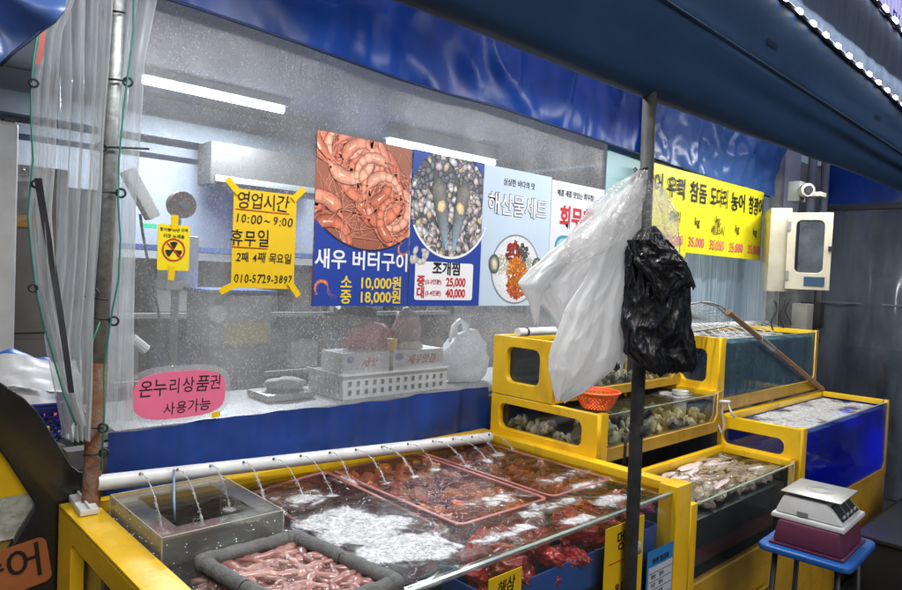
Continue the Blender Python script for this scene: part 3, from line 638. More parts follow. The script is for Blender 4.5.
def sheet(x0, x1, mat, lab, z0=ZB, z1=ZT):
    t = thing('poster', lab, 'poster', ((x0+x1)/2, PY, z0), 'food posters on the plastic window')
    build('paper', MB().box((x0, PY, z0), (x1, PY+.002, z1)), mat, t); return t
# 1 shrimp poster
a0, a1 = 1.322, 1.765
pst = sheet(a0, a1, flat('shrimp_backdrop', (.35,.12,.07)), 'blue poster with a photo of cooked shrimp and two yellow prices')
mb = MB()
for i in range(44):
    shrimp2(mb, a0+(a1-a0)*((i*.618) % 1), 1.66+.46*((i*.382+.2) % 1), ru(.085,.125), ru(0, 2*PI), PY-.0006-i*.00005, random.choice((1,-1)))
build('shrimp_photo', clipmesh(mb, a0, a1, 1.66, ZT), PRINT, pst)
yo = PY-.0056
arc_overlay(a0, a1, ZB, 2.101, (a0+a1)/2+.02, 2.0, .325, yo, PBLUE, pst)
ring2((a0+a1)/2+.02, 2.0, .319, .008, yo-.0003, flat('poster_dark', (.01,.02,.09)), pst, PI*1.28, PI*1.70)
M = MYp(yo-.0006)
build('lettering', text('새우 버터구이', .078, (a0+a1)/2+.003, 1.632, M, bold=.02, xs=.98), TWHITE, pst)
build('price_lettering', join_mesh([text('소  10,000원', .058, (a0+a1)/2+.045, 1.549, M, bold=.02), text('중  18,000원', .058, (a0+a1)/2+.045, 1.494, M, bold=.02)]), TYEL, pst)
mb = MB(); shrimp2(mb, a0+.035, 1.525, .030, .4, yo-.0008); shrimp2(mb, a1-.03, 1.69, .024, 2.4, yo-.0008)
build('printed_shrimp', clipmesh(mb, a0, a1, ZB, ZT), PRINT, pst)
# 2 clam poster
b0, b1 = 1.772, 2.185
pst = sheet(b0, b1, flat('clam_backdrop', (.10,.10,.11)), 'blue poster with a photo of mixed clams and a white price box')
mb = MB(); pal = [((.30,.27,.26),(.62,.58,.55)), ((.40,.30,.30),(.75,.62,.60)), ((.05,.05,.06),(.25,.26,.30)), ((.32,.26,.18),(.70,.60,.42)), ((.5,.5,.5),(.8,.8,.8))]
bc = ((b0+b1)/2+.015, 1.90)
for i in range(520):
    x, z = ru(b0,b1), ru(1.67,2.12); up_ = z > 2.0-.3*abs(x-bc[0])
    c1, c2 = pal[2] if (up_ and rnd() < .75) else random.choice(pal); s = ru(.011,.021)
    ell2(mb, x, z, s*1.2, s*.85, ru(0,PI), tuple(c*.5 for c in c1), c2, PY-.0004-i*.000004, 10)
for s in (-1, 1):   # two open pen shells
    strip2(mb, [(bc[0]+s*.02, 1.70),(bc[0]+s*.035,1.78),(bc[0]+s*.055,1.88),(bc[0]+s*.075,1.96),(bc[0]+s*.08,2.0)], [.006,.026,.038,.04,.02], [(.22,.36,.46),(.20,.25,.28),(.15,.15,.15),(.20,.19,.17),(.10,.10,.10)], PY-.003)
    ell2(mb, bc[0]+s*.055, 1.885, .022, .028, 0, (.55,.38,.15), (.85,.72,.45), PY-.0032)
for i in range(10): ell2(mb, b0+ru(.01,.10), ru(1.645,1.70), .02, .013, ru(0,3), (.3,.3,.28), (.7,.68,.6), PY-.0062-i*.00003, 10)
build('clam_photo', clipmesh(mb, b0, b1, 1.63, ZT), PRINT, pst)
arc_overlay(b0, b1, ZB, 2.101, bc[0], bc[1], .232, yo+.0004, PBLUE, pst)
ring2(bc[0], bc[1], .226, .010, yo+.0001, TWHITE, pst, PI*1.15, PI*1.88)
bx = plate([rrect(b0+.032, 1.487, b1-.045, 1.648, .012)], .0006, MYp(yo)); build('price_box', bx, TWHITE, pst)
bcx = (b0+b1)/2-.008; M = MYp(yo-.0012)
build('lettering', text('조개찜', .060, bcx+.01, 1.618, M, bold=.028), INK, pst)
build('price_lettering', join_mesh([text('중', .05, b0+.065, 1.563, M, bold=.03), text('(2-3인분)', .024, b0+.135, 1.563, M, bold=.015), text('25,000', .05, b0+.265, 1.563, M, bold=.03, xs=.86),
      text('대', .05, b0+.065, 1.515, M, bold=.03), text('(3-4인분)', .024, b0+.135, 1.515, M, bold=.015), text('40,000', .05, b0+.265, 1.515, M, bold=.03, xs=.86)]), REDINK, pst)
# 3 seafood set poster
def dish(mb, cx, cz, R, y):
    ell2(mb, cx, cz, R*1.05, R*1.0, 0, (.20,.22,.25), (.5,.5,.5), y, 40, 0); ell2(mb, cx, cz, R, R*.95, 0, (.60,.62,.64), (.80,.82,.84), y-.0002, 40, 0)
    def clump(x, z, r, n, c1, c2, s):
        for i in range(n):
            a, d = ru(0,2*PI), r*math.sqrt(rnd()); k = s*ru(.7,1.3); kk = ru(.6,1.2)
            ell2(mb, x+d*math.cos(a), z+d*math.sin(a), k*1.6, k*.7, ru(0,PI), tuple(c*.55*kk for c in c1), tuple(min(1,c*kk) for c in c2), y-.0004-i*.00001, 9)
    clump(cx-R*.5, cz+R*.1, R*.28, 50, (.55,.50,.36), (.80,.76,.60), .008)
    clump(cx+R*.45, cz+R*.15, R*.25, 40, (.5,.48,.40), (.8,.78,.7), .008)
    clump(cx-R*.15, cz+R*.48, R*.30, 60, (.28,.03,.02), (.40,.06,.04), .009)
    clump(cx+R*.28, cz+R*.48, R*.24, 50, (.03,.03,.03), (.16,.17,.15), .008)
    clump(cx+R*.05, cz-R*.1, R*.42, 120, (.62,.12,.02), (.85,.35,.05), .010)
    clump(cx+R*.05, cz-R*.45, R*.36, 80, (.55,.06,.02), (.75,.20,.05), .010)
    for s in (-1, 1):
        ell2(mb, cx+s*R*.92, cz+R*.12, R*.22, R*.27, 0, (.05,.06,.05), (.30,.33,.28), y-.0018, 20, .02); ell2(mb, cx+s*R*.92, cz+R*.12, R*.13, R*.17, 0, (.35,.30,.18), (.7,.65,.5), y-.002, 16, .1)
c0, c1_ = 2.190, 2.672
pst = sheet(c0, c1_, PPALE, 'pale poster with a platter of orange seafood and outlined lettering')
mb = MB(); dish(mb, (c0+c1_)/2, 1.635, .165, PY-.0006)
build('platter_photo', clipmesh(mb, c0, c1_, ZB, ZT), PRINT, pst); M = MYp(PY-.0012)
build('lettering', join_mesh([text('해산물세트', .108, (c0+c1_)/2+.0, 1.925, M, bold=.03, xs=.85), text('싱싱한 바다의 맛', .036, (c0+c1_)/2, 2.035, M, bold=.01, xs=.9)]), INK, pst)
build('lettering_fill', text('해산물세트', .108, (c0+c1_)/2, 1.925, MYp(PY-.0022), bold=.006, xs=.85), TWHITE, pst)
# 4 spicy salad poster
d0, d1 = 2.676, 3.13
pst = sheet(d0, d1, PWHITE, 'white poster with red lettering and a dish, half hidden by the white bags', ZB, 2.09)
mb = MB(); dish(mb, (d0+d1)/2+.03, 1.64, .17, PY-.002)
build('platter_photo', clipmesh(mb, d0, d1, ZB, 2.09), PRINT, pst)
build('printed_field', plate([rrect(d0+.04, 1.50, d1+.0-.01, 1.82, .06)], .0006, MYp(PY-.001)), flat('poster_teal', (.05,.28,.38)), pst)
build('printed_field', plate([rrect(d0+.052, 1.51, d1-.02, 1.805, .055)], .0006, MYp(PY-.0014)), flat('poster_sky', (.35,.55,.68)), pst)
build('lettering', text('회무침', .12, d0+.215, 1.905, M, bold=.035, xs=.88), REDINK, pst)
build('small_lettering', text('매콤 새콤 맛있는 회무침!', .036, d0+.2, 2.03, M, bold=.012, xs=.85), INK, pst)
single('blue_sheet', MB().box((3.135,PY,1.50),(3.45,PY+.003,2.05)), flat('sky_paper', (.22,.42,.66)), 'plain light blue sheet on the window behind the white bags', 'sheet')

# yellow price banner
bt = [at(645,160,Y=WY-.09), at(768,193,Y=WY-.09)]; x0b, x1b = 3.44, 4.965
def ban(u, v):
    x = x0b+(x1b-x0b)*u; zb = 1.725 if x < 3.87 else 1.79
    return Vector((x, 2.055+.003*math.sin(x*9)+.002*noise.noise(Vector((x*4, v*4, 0))), zb+(2.277-zb)*v))
pst = thing('price_banner', 'long yellow banner listing fish kinds and red prices', 'banner', (4.2, 2.055, 1.725))
build('cloth', MB().grid(ban, 60, 10), BANY, pst, smooth=True)
M = MYp(2.0485); wds = ['광어','우럭','참돔','도다리','농어','참광어']; xs_ = [3.46,3.72,3.99,4.27,4.55,4.83]
build('lettering', join_mesh([text(s, .132, x, 2.155, M, bold=.02, xs=.90 if len(s) < 3 else .68) for i, (s, x) in enumerate(zip(wds, xs_))]), INK, pst)
build('small_lettering', join_mesh([text(s, .07, x, z, M, bold=.012) for s, x, z in (('마리',3.72,1.99),('kg',3.99,1.985),('kg,',4.27,2.02),('세꼬시',4.27,1.95),('kg',4.55,1.985),('kg',4.83,1.985))]), INK, pst)
build('price_lettering', join_mesh([text('35,000', .082, x, 1.857, M, bold=.012, xs=.92) for x in xs_]), flat('pink_ink', (.75,.12,.20)), pst)
PALE_LINE = flat('pale_line', (.75,.6,.1))
for x in (3.59,3.855,4.13,4.41,4.69): build('column_line', MB().box((x-.001,2.0485,1.80),(x+.001,2.0495,2.27)), PALE_LINE, pst)

# hand-written opening hours notice
def tape(c, L, wd, ang, y=WY-.03, parent=None):
    M = MYp(y) @ Matrix.Translation((c[0], c[1], 0)) @ Matrix.Rotation(ang, 4, 'Z')
    return build('tape', MB().box((-L/2,-wd/2,-.0006),(L/2,wd/2,.0006), M=M), YTAPE, parent)
hx0, hx1, hz0, hz1 = at(234,190,Y=PY).x, at(297,190,Y=PY).x, at(232,288,Y=PY).z, at(236,188,Y=PY).z
t = thing('notice', 'hand written yellow opening hours notice taped at its corners', 'notice', ((hx0+hx1)/2, PY, hz0))
build('paper', MB().box((hx0,PY,hz0),(hx1,PY+.002,hz1)), YPAPER, t); M = MYp(PY-.0012); hc = (hx0+hx1)/2; W_ = hx1-hx0; H_ = hz1-hz0
def zz(f): return hz1-H_*f
build('lettering', join_mesh([hand('영업시간', .060, hc-.012, zz(.12), M, .88, .008), hand('10:00 ~ 9:00', .042, hc-.005, zz(.30), M, .92, .008), hand('휴무일', .060, hc-.055, zz(.50), M, .88, .008),
      hand('2째 4째 목요일', .038, hc, zz(.69), M, .86, .008), hand('010-5729-3897', .040, hc, zz(.905), M, .80, .010)]), INK, t)
build('underline', MB().box((hc-.11,PY-.002,zz(.21)),(hc+.09,PY-.001,zz(.20))).box((hc-.12,PY-.002,zz(.59)),(hc+.01,PY-.001,zz(.58))), flat('brown_ink', (.5,.12,.02)), t)
for c, an in (((hx0-.005,hz1+.005),-PI/4), ((hx1+.005,hz1+.005),PI/4), ((hx0-.012,hz0),PI/7), ((hx1+.0,hz0),-PI/3.5)): tape(c, .062, .022, an, PY-.004, t)
# radiation notice
rx0, rx1, rz0, rz1 = at(158,225,Y=PY).x, at(190,225,Y=PY).x, at(160,270,Y=PY).z, at(163,224,Y=PY).z
t = thing('notice', 'small yellow radiation warning notice with trefoil symbol', 'notice', ((rx0+rx1)/2, PY, rz0))
build('paper', plate([rrect(rx0,rz0,rx1,rz1,.005)], .002, MYp(PY)), flat('bright_yellow', (.85,.68,.01)), t); rc = (rx0+rx1)/2; rm = rz0+(rz1-rz0)*.45
mb = MB()
for k in range(3):
    a = PI/2+k*2*PI/3; mb.add([(rc, PY-.002, rm)]+[(rc+.026*math.cos(a-.5+i/6), PY-.002, rm+.026*math.sin(a-.5+i/6)) for i in range(7)], [tuple(range(8))])
build('trefoil', mb, INK, t); ring2(rc, rm, .031, .005, PY-.0022, REDINK, t, 0, 2*PI, 'red_circle')
build('slash', MB().box((-.03,-.002,-.0003),(.03,.002,.0003), M=MYp(PY-.0028) @ Matrix.Translation((rc,rm,0)) @ Matrix.Rotation(-PI/4,4,'Z')), REDINK, t)
build('lettering', join_mesh([text('방사능 안전 구역', .0125, rc, rz1-.016, MYp(PY-.0018), bold=.01), text('이곳 노세슘', .0135, rc, rz1-.036, MYp(PY-.0018), bold=.01)]), INK, t)
tape((rc, rz1+.008), .045, .022, PI/2, PY-.003, t); tape((rc-.005, rz0-.008), .045, .020, PI/2.1, PY-.003, t)
# pink voucher card
vx0, vx1, vz0, vz1 = at(133,395,Y=PY).x, at(225,395,Y=PY).x, at(180,418,Y=PY).z, at(180,371,Y=PY).z
t = thing('notice', 'pink rounded card with hand written black text low on the window', 'notice', ((vx0+vx1)/2, PY, vz0)); vc_ = (vx0+vx1)/2; vm = (vz0+vz1)/2
L = [(vc_+(vx1-vx0)/2*abs(math.cos(a))**.62*(1 if math.cos(a) > 0 else -1), vm+(vz1-vz0)/2*abs(math.sin(a))**.62*(1 if math.sin(a) > 0 else -1)) for a in [2*PI*i/48 for i in range(48)]]
build('card', plate([L], .002, MYp(PY)), PINKP, t)
build('sleeve', plate([[(vc_+(x-vc_)*1.13, vm+(z-vm)*1.2+.003) for x, z in L]], .001, MYp(PY+.004)), CLEARB, t)
build('lettering', join_mesh([hand('온누리상품권', .056, vc_, vm+.026, MYp(PY-.0014), .86, .004, .04, .03), hand('사용가능', .044, vc_+.02, vm-.042, MYp(PY-.0014), .95, .004, .04, .03)]), INK, t)
tape((vx1-.03, vz0-.002), .03, .018, .1, PY-.001, t)

# ------------------------------------------------------------------ things inside the room
# wall air conditioner
a = at(207,138,Y=4.35); b = at(318,190,Y=4.35)
t = thing('air_conditioner', 'long white wall air conditioner behind the window', 'air conditioner', ((a.x+b.x)/2,4.4,b.z))
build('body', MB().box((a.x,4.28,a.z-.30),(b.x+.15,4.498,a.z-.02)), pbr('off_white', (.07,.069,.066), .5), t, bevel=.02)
build('louvre', MB().box((a.x+.03,4.265,a.z-.28),(b.x+.12,4.278,a.z-.24)), GREY, t, bevel=.003)
# round reel on a stand
c = at(182,205,Y=3.6); t = thing('hose_reel', 'small brown round reel on a grey stand left of the yellow opening hours notice', 'reel', (c.x,c.y,c.z-1.0))
build('reel', MB().tube([(c.x,3.58,c.z),(c.x,3.64,c.z)], .07, 20), pbr('brown_reel', (.26,.16,.11), .6, nscale=20), t, smooth='angle'); build('hub', MB().tube([(c.x,3.56,c.z),(c.x,3.58,c.z)], .025, 14), GREY, t, smooth='angle')
build('stand', MB().tube([(c.x,3.66,c.z-.02),(c.x,3.66,c.z-1.0)], .022, 8), GREY, t); build('motor_box', MB().box((c.x-.07,3.60,c.z-.45),(c.x+.10,3.74,c.z-.16)), WHITE, t, bevel=.01)
# shelf on the back wall with boxes and bags
t = thing('wall_shelf', 'dark shelf rack with a blue edge against the rear wall', 'shelf', (2.2,4.3,0))
build('frame', MB().box((1.1,4.15,0),(1.14,4.55,1.7)).box((3.9,4.15,0),(3.94,4.55,1.7)), BLACK, t)
build('board', MB().box((1.1,4.15,1.26),(3.94,4.55,1.29)), RB, t); build('board', MB().box((1.1,4.15,.86),(3.94,4.55,.89)), RB, t); build('board', MB().box((1.1,4.15,1.67),(3.94,4.55,1.70)), flat('blue_edge', (.04,.10,.35)), t)
cols = [((.16,.15,.14),'dark grey'),((.45,.36,.10),'yellow'),((.42,.40,.38),'pale'),((.20,.11,.09),'brown'),((.10,.14,.22),'navy'),((.30,.28,.24),'beige'),((.05,.05,.05),'black'),((.28,.08,.07),'dull red')]
x = 1.2; i = 0; mats = [pbr('carton_'+str(k), c, .7, nscale=9, bump=.15) for k, (c, n) in enumerate(cols)]
while x < 3.75:
    for zb in (.893, 1.293):
        wv, hv = ru(.16,.28), ru(.16,.33); k = (i*5+int(zb*3)) % 8
        single('storage_box', MB().box((x,4.2,zb),(x+wv,4.48,zb+hv)), mats[k], '%s storage box, %s board of the dark rack, %s from left' % (cols[k][1], 'upper' if zb > 1 else 'lower', ('first','second','third','fourth','fifth','sixth','seventh','eighth','ninth','tenth')[min(i//2,9)]), 'box', 'boxes on the dark rack', bevel=.012)
        i += 1
    x += .31
# yellow tub and white discs seen at 215-250,305-345
c = at(233,325,Y=3.4); t = thing('machine', 'pale counter machine with a yellow front behind the window', 'machine', (c.x,3.4,1.06))
build('body', MB().box((c.x-.17,3.3,c.z-.10),(c.x+.17,3.6,c.z+.17)), pbr('pale_machine', (.30,.31,.30), .5), t, bevel=.01)
build('yellow_front', MB().box((c.x-.10,3.285,c.z-.09),(c.x+.14,3.298,c.z+.02)), pbr('dull_yellow', (.45,.36,.05), .5), t)
build('lid', MB().box((c.x-.19,3.28,c.z+.172),(c.x+.19,3.62,c.z+.19)), flat('lid_blue', (.05,.12,.36)), t, bevel=.004)
build('dial', MB().tube([(c.x-.14,3.27,c.z+.07),(c.x-.14,3.297,c.z+.07)], .045, 18), WHITE, t, smooth='angle'); build('dial', MB().tube([(c.x-.14,3.27,c.z-.04),(c.x-.14,3.297,c.z-.04)], .045, 18), GREY, t, smooth='angle')
build('stand', MB().box((c.x-.15,3.32,0),(c.x+.15,3.58,c.z-.10)), RB, t)
# grey upright fridge at the left interior
t = thing('grey_cabinet', 'tall grey cabinet with a green display seen left of the radiation notice', 'cabinet', (.75,3.9,0))
build('body', MB().box((.30,3.75,0),(1.15,4.4,1.95)), pbr('cabinet_grey', (.20,.21,.22), .5), t, bevel=.012)
c = at(149,226,Y=3.74); build('display', MB().box((c.x-.03,3.74,c.z-.012),(c.x+.04,3.748,c.z+.012)), emis('green_led', (.05,.9,.45), 1.2), t)
build('handle', MB().box((1.05,3.715,1.2),(1.075,3.748,1.6)), STEEL, t, bevel=.004)
# white fridge at far left
t = thing('white_fridge', 'white refrigerator with rounded corners at the far left edge', 'refrigerator', (.2,3.3,0))
fx = at(18,200,Y=3.1).x; ft = at(10,121,Y=3.1).z; fb = at(10,362,Y=3.1).z
build('door', MB().box((fx-.55,3.1,fb),(fx,3.16,ft)), WHITE, t, bevel=.022, seg=4)
build('body', MB().box((fx-.56,3.165,0),(fx-.03,3.7,ft-.01)), pbr('fridge_grey', (.35,.37,.39), .4), t, bevel=.01)
build('hinge', MB().box((fx-.05,3.11,ft+.001),(fx-.01,3.18,ft+.012)), BLACK, t)
# grey lockers right of fridge
t = thing('locker', 'brown grey locker cabinet behind the narrow clear curtain', 'cabinet', (.5,3.3,0))
build('body', MB().box((.36,3.3,0),(.80,3.7,1.98)), pbr('locker_brown', (.17,.15,.14), .5), t, bevel=.008)
build('door', MB().box((.37,3.285,.9),(.79,3.298,1.25)), pbr('locker_door', (.15,.135,.13), .45), t, bevel=.004); build('door', MB().box((.37,3.285,1.28),(.79,3.298,1.94)), pbr('locker_door', (.20,.18,.17), .45), t, bevel=.004)
single('hazard_label', MB().box((.58,3.275,1.72),(.69,3.283,1.77)), flat('label_orange', (.6,.28,.05)), 'small orange label on the locker behind the curtain', 'label')
single('wrapped_bundle', (lambda mb: mb.grid(lambda u, v: Vector((.36+.30*u+.02*noise.noise(Vector((u*9,v*9,1))), 3.2+.06*noise.noise(Vector((u*7,v*7,4))), 1.72+.30*v+.02*math.sin(u*9))), 20, 20))(MB()), CLEARB, 'crumpled clear plastic wrap hanging beside the white refrigerator', 'plastic wrap', smooth=True)
# power adapter hanging right of the pole
p0 = at(127,170,Y=2.30); p1 = at(153,218,Y=2.30); dv = (p1-p0).normalized()
t = thing('power_strip', 'white plastic power strip hanging behind the sheet right of the pole', 'power strip', p1)
q = dv.to_track_quat('Z','Y').to_matrix().to_4x4(); Lq = (p1-p0).length
build('casing', MB().box((-.026,-.02,0),(.026,.02,Lq), M=Matrix.Translation(p0) @ q), WHITE, t, bevel=.006)
build('cord', MB().tube([at(x, y, Y=2.32) for x, y in ((140,214),(143,235),(148,262),(154,290),(160,320),(166,345),(170,362))], .0045, 6), BLACK, t, smooth=True)
t = thing('plug', 'white plug with a black lead near the pink card', 'plug', at(138,345,Y=2.3))
build('casing', MB().tube([at(131,338,Y=2.3), at(146,350,Y=2.3)], .018, 10), WHITE, t, smooth='angle')
build('cord', MB().tube([at(x, y, Y=2.3) for x, y in ((146,350),(153,352),(160,358),(164,372))], .0045, 6), BLACK, t, smooth=True)

# counter-top goods just behind the window: white basket with cartons, clothes, bag
bx0, bx1 = at(343,380,Y=2.32).x, at(446,380,Y=2.32).x; zb = 1.062
t = thing('plastic_basket', 'white slotted plastic basket holding cartons behind the window', 'basket', ((bx0+bx1)/2,2.42,zb)); bh = .095
def slots(x0, x1, z0, z1, nx):
    H = []
    for r in range(2):
        for i in range(nx):
            cx = x0+(x1-x0)*(i+.8)/(nx+.6); w2 = (x1-x0)/nx*.22; h0 = z0+(z1-z0)*(.16+.38*r); H.append([(cx-w2,h0),(cx+w2,h0),(cx+w2,h0+(z1-z0)*.24),(cx-w2,h0+(z1-z0)*.24)])
    return H
me = plate([[(bx0,zb),(bx1,zb),(bx1,zb+bh),(bx0,zb+bh)]]+slots(bx0,bx1,zb,zb+bh,13), .004, MYp(2.32)); build('front_side', me, WHITE, t)
me = plate([[(2.32,zb),(2.58,zb),(2.58,zb+bh),(2.32,zb+bh)]]+slots(2.32,2.58,zb,zb+bh,7), .004, Matrix.Translation((bx0,0,0)) @ MXp); build('end_side', me, WHITE, t)
build('shell', MB().box((bx1-.004,2.325,zb),(bx1,2.58,zb+bh)).box((bx0+.004,2.576,zb),(bx1-.005,2.58,zb+bh)).box((bx0+.005,2.325,zb),(bx1-.005,2.575,zb+.004)), WHITE, t)
build('rim', MB().box((bx0-.01,2.308,zb+bh+.001),(bx1+.01,2.318,zb+bh+.011)).box((bx0-.01,2.318,zb+bh+.001),(bx0,2.59,zb+bh+.011)), WHITE, t, bevel=.003)
RT = flat('carton_white', (.62,.63,.64))
for i, (fa, fb2, lab) in enumerate(((.01,.44,'white printed carton standing at the left of the slotted basket'), (.47,.99,'white printed carton with blue mark at the right of the slotted basket'))):
    xa, xb = bx0+(bx1-bx0)*fa, bx0+(bx1-bx0)*fb2; t = thing('carton', lab, 'carton', ((xa+xb)/2,2.4,zb+.006), 'cartons in the slotted basket')
    build('box', MB().box((xa,2.335,zb+.006),(xb-.005,2.5,zb+bh+.095)), RT, t, bevel=.003)
    build('lettering', text('새우맛김' if i else '새맛', .045, (xa+xb)/2+.01, zb+bh+.05, MYp(2.333), bold=.01, shear=.3), REDINK, t)
    build('logo', plate([rrect((xa if i else xa+.01)+.01, zb+bh+.055, xa+.055, zb+bh+.083, .012)], .001, MYp(2.333)), flat('logo_blue', (.1,.16,.4)), t)
def blob(name, cx, cy, cz, sx, sy, sz, mat, lab, cat, seed=0, amp=.25, fr=6, group=None, sub=3):
    bm = bmesh.new(); bmesh.ops.create_icosphere(bm, subdivisions=sub, radius=1)
    for v in bm.verts:
        n = noise.noise(v.co*fr*.4+Vector((seed,0,0)))+.5*noise.noise(v.co*fr+Vector((seed,3,0))); v.co *= 1+amp*n
        v.co = Vector((v.co.x*sx, v.co.y*sy, max(v.co.z, -.75)*sz))
    me = bpy.data.meshes.new(name); bm.to_mesh(me); bm.free()
    for p in me.polygons: p.use_smooth = True
    return single(name, me, mat, lab, cat, group, loc=(cx,cy,cz+.75*sz))
gx = lambda p, Y=2.45: at(*p, Y=Y)
c = gx((372,335)); blob('cloth_bundle', c.x, 2.47, 1.235, .13, .07, .08, pbr('pink_cloth', (.50,.10,.16), .7, bump=.3, bscale=12), 'pink cloth bundle lying on the cartons', 'cloth', 3)
c = gx((362,318)); blob('black_bundle', c.x, 2.52, 1.33, .12, .08, .07, BLACK, 'crumpled black bag on top of the pink cloth', 'bag', 5, .35, 9)
c = gx((405,325)); blob('clear_bundle', c.x, 2.44, 1.26, .07, .06, .10, pbr('pinkish_bag', (.48,.32,.33), .4, bump=.4, bscale=20, trans=.3), 'pinkish crumpled bag behind the right carton', 'bag', 8, .35, 8)
c = gx((404,345)); single('round_lid', MB().lathe([(0,.03),(.05,.03),(.065,.015),(.07,0),(0,0)], 24, (c.x,2.42,zb+bh+.096)), flat('cream_lid', (.6,.58,.42)), 'round cream lid lying on the right carton', 'lid', smooth='angle')
c = gx((357,350)); single('yellow_cup', MB().lathe([(0,0),(.022,0),(.026,.05),(.0,.05)], 18, (at(397,350,Y=2.36).x-.03,2.36,zb+bh+.096)), YPAPER, 'small yellow cup on the right carton', 'cup', smooth='angle')
WB = pbr('white_bag_plastic', (.90,.91,.92), .25, col2=(.80,.82,.84), nscale=4, bump=.8, bscale=11, trans=.45, spec=.5)
c = gx((462,360)); blob('carrier_bag', at(463,360,Y=2.45).x, 2.45, 1.062, .155, .09, .145, WB, 'white plastic carrier bag standing right of the slotted basket', 'bag', 11, .3, 5)
c = at(461,322,Y=2.45); cb_ = bpy.data.objects['carrier_bag']; build('handle', MB().tube([(c.x-.05,2.45,c.z-.10),(c.x-.045,2.45,c.z-.02),(c.x-.01,2.45,c.z+.01),(c.x+.03,2.45,c.z-.01),(c.x+.06,2.45,c.z-.10)], [.03,.022,.018,.022,.03], 8, flat=.5), WB, cb_, smooth=True)
c = at(280,398,Y=2.5); single('steel_tray', MB().box((c.x-.10,2.42,1.062),(c.x+.12,2.6,1.092)), pbr('tray_steel', (.5,.5,.5), .3, .8), 'shallow steel tray on the counter below the shrimp poster', 'tray', bevel=.01)
blob('wet_cloth', c.x+.02, 2.5, 1.094, .09, .06, .03, pbr('grey_cloth', (.4,.42,.42), .6, bump=.3), 'pale damp cloth heaped on the steel tray', 'cloth', 15)

# ------------------------------------------------------------------ left counter with blue basket
t = thing('work_table', 'grey worktop behind the black tank at the left', 'table', (.3,2.3,0))
build('top', MB().box((-.6,2.2,.90),(.66,3.08,.935)), pbr('worktop', (.30,.28,.25), .6, col2=(.16,.15,.13), nscale=14), t, bevel=.004)
for x in (-.55, .52): build('leg', MB().box((x,2.95,0),(x+.04,2.99,.898)), STEEL, t)
def colander(name, c, r0, r1, h, mat, lab, cat, n=44, rows=9, tilt=0, hole=True):
    M = Matrix.Rotation(tilt, 4, 'X'); prof = [(0.001,.0),(r0*.5,0),(r0,0.004)]+[(r0+(r1-r0)*((i+1)/rows)**.8, .004+(h-.004)*(i+1)/rows) for i in range(rows)]
    t = thing(name, lab, cat, c); mb = MB().lathe(prof, n, c, M, skip=(lambda i, k: hole and i >= 2 and i < rows and (i+k) % 2 == 0))
    build('bowl', mb, mat, t, smooth=True); md = t.children[0].modifiers.new('solid', 'SOLIDIFY'); md.thickness = .003
    rim = MB(); rim.tube([Vector(c)+M @ Vector((r1*math.cos(2*PI*i/40), r1*math.sin(2*PI*i/40), h)) for i in range(41)], .005, 8, cap=False); build('rim', rim, mat, t, smooth=True)
    return t
bp_ = at(36,398,Y=2.82); colander('plastic_basket', (bp_.x,2.82,.936), .10, .15, .15, pbr('purple_blue_plastic', (.03,.04,.30), .4), 'round dark blue perforated basket full of papers at the left', 'basket')
for i, (px, py, w2, h2, rz, c3, lab) in enumerate(((40,374,.13,.10,.5,(.68,.70,.72),'upper white crumpled paper in the round blue basket'), (24,388,.10,.12,-.4,(.72,.73,.75),'white paper hanging over the front of the round blue basket'), (26,364,.09,.06,.2,(.03,.16,.55),'bright blue cloth at the back of the round blue basket'))):
    p = at(px, py, Y=2.78 if i < 2 else 2.88)
    single(('paper_sheet','paper_sheet','blue_cloth')[i], MB().grid(lambda u, v: Vector((p.x+(u-.5)*2*w2, p.y+(v-.5)*.12, p.z+(v-.5)*h2+.02*math.sin(u*5+rz)+.012*noise.noise(Vector((u*5,v*5,i))))), 14, 10), flat('sheet_%d' % i, c3), lab, ('paper','paper','cloth')[i], smooth=True)
single('paper_sheet', MB().grid(lambda u, v: at(62+26*u-6*v, 420+16*v+5*u, Z=.945+.008*math.sin(u*4)), 8, 6), flat('white_sheet', (.62,.65,.70)), 'white sheet lying flat on the worktop near the rusty pole', 'paper', smooth=True)
c = at(48,420,Z=.95); t = thing('red_purse', 'red and grey folded pouch on the left worktop', 'pouch', (c.x,c.y,.937))
build('red_side', MB().box((c.x-.06,c.y-.03,.955),(c.x+.05,c.y+.04,.975)), pbr('red_pouch', (.60,.05,.10), .5), t, bevel=.008); build('grey_side', MB().box((c.x-.06,c.y-.05,.937),(c.x+.055,c.y+.035,.954)), pbr('grey_pouch', (.12,.12,.13), .5), t, bevel=.006)
c = at(68,412,Z=.95); blob('blue_cloth', c.x, c.y+.05, .937, .045, .05, .05, pbr('cobalt_cloth', (.02,.08,.5), .5), 'cobalt blue cloth beside the red pouch', 'cloth', 21)
c = at(58,400,Z=.97); single('green_cord_coil', MB().torus((c.x,c.y+.02,.945), .02, .006, (0,.3,1), 20, 6).torus((c.x+.02,c.y+.02,.958), .016, .006, (.3,0,1), 20, 6), pbr('teal_cord', (.02,.3,.25), .5), 'small coil of teal cord between basket and pouch', 'cord', smooth=True)

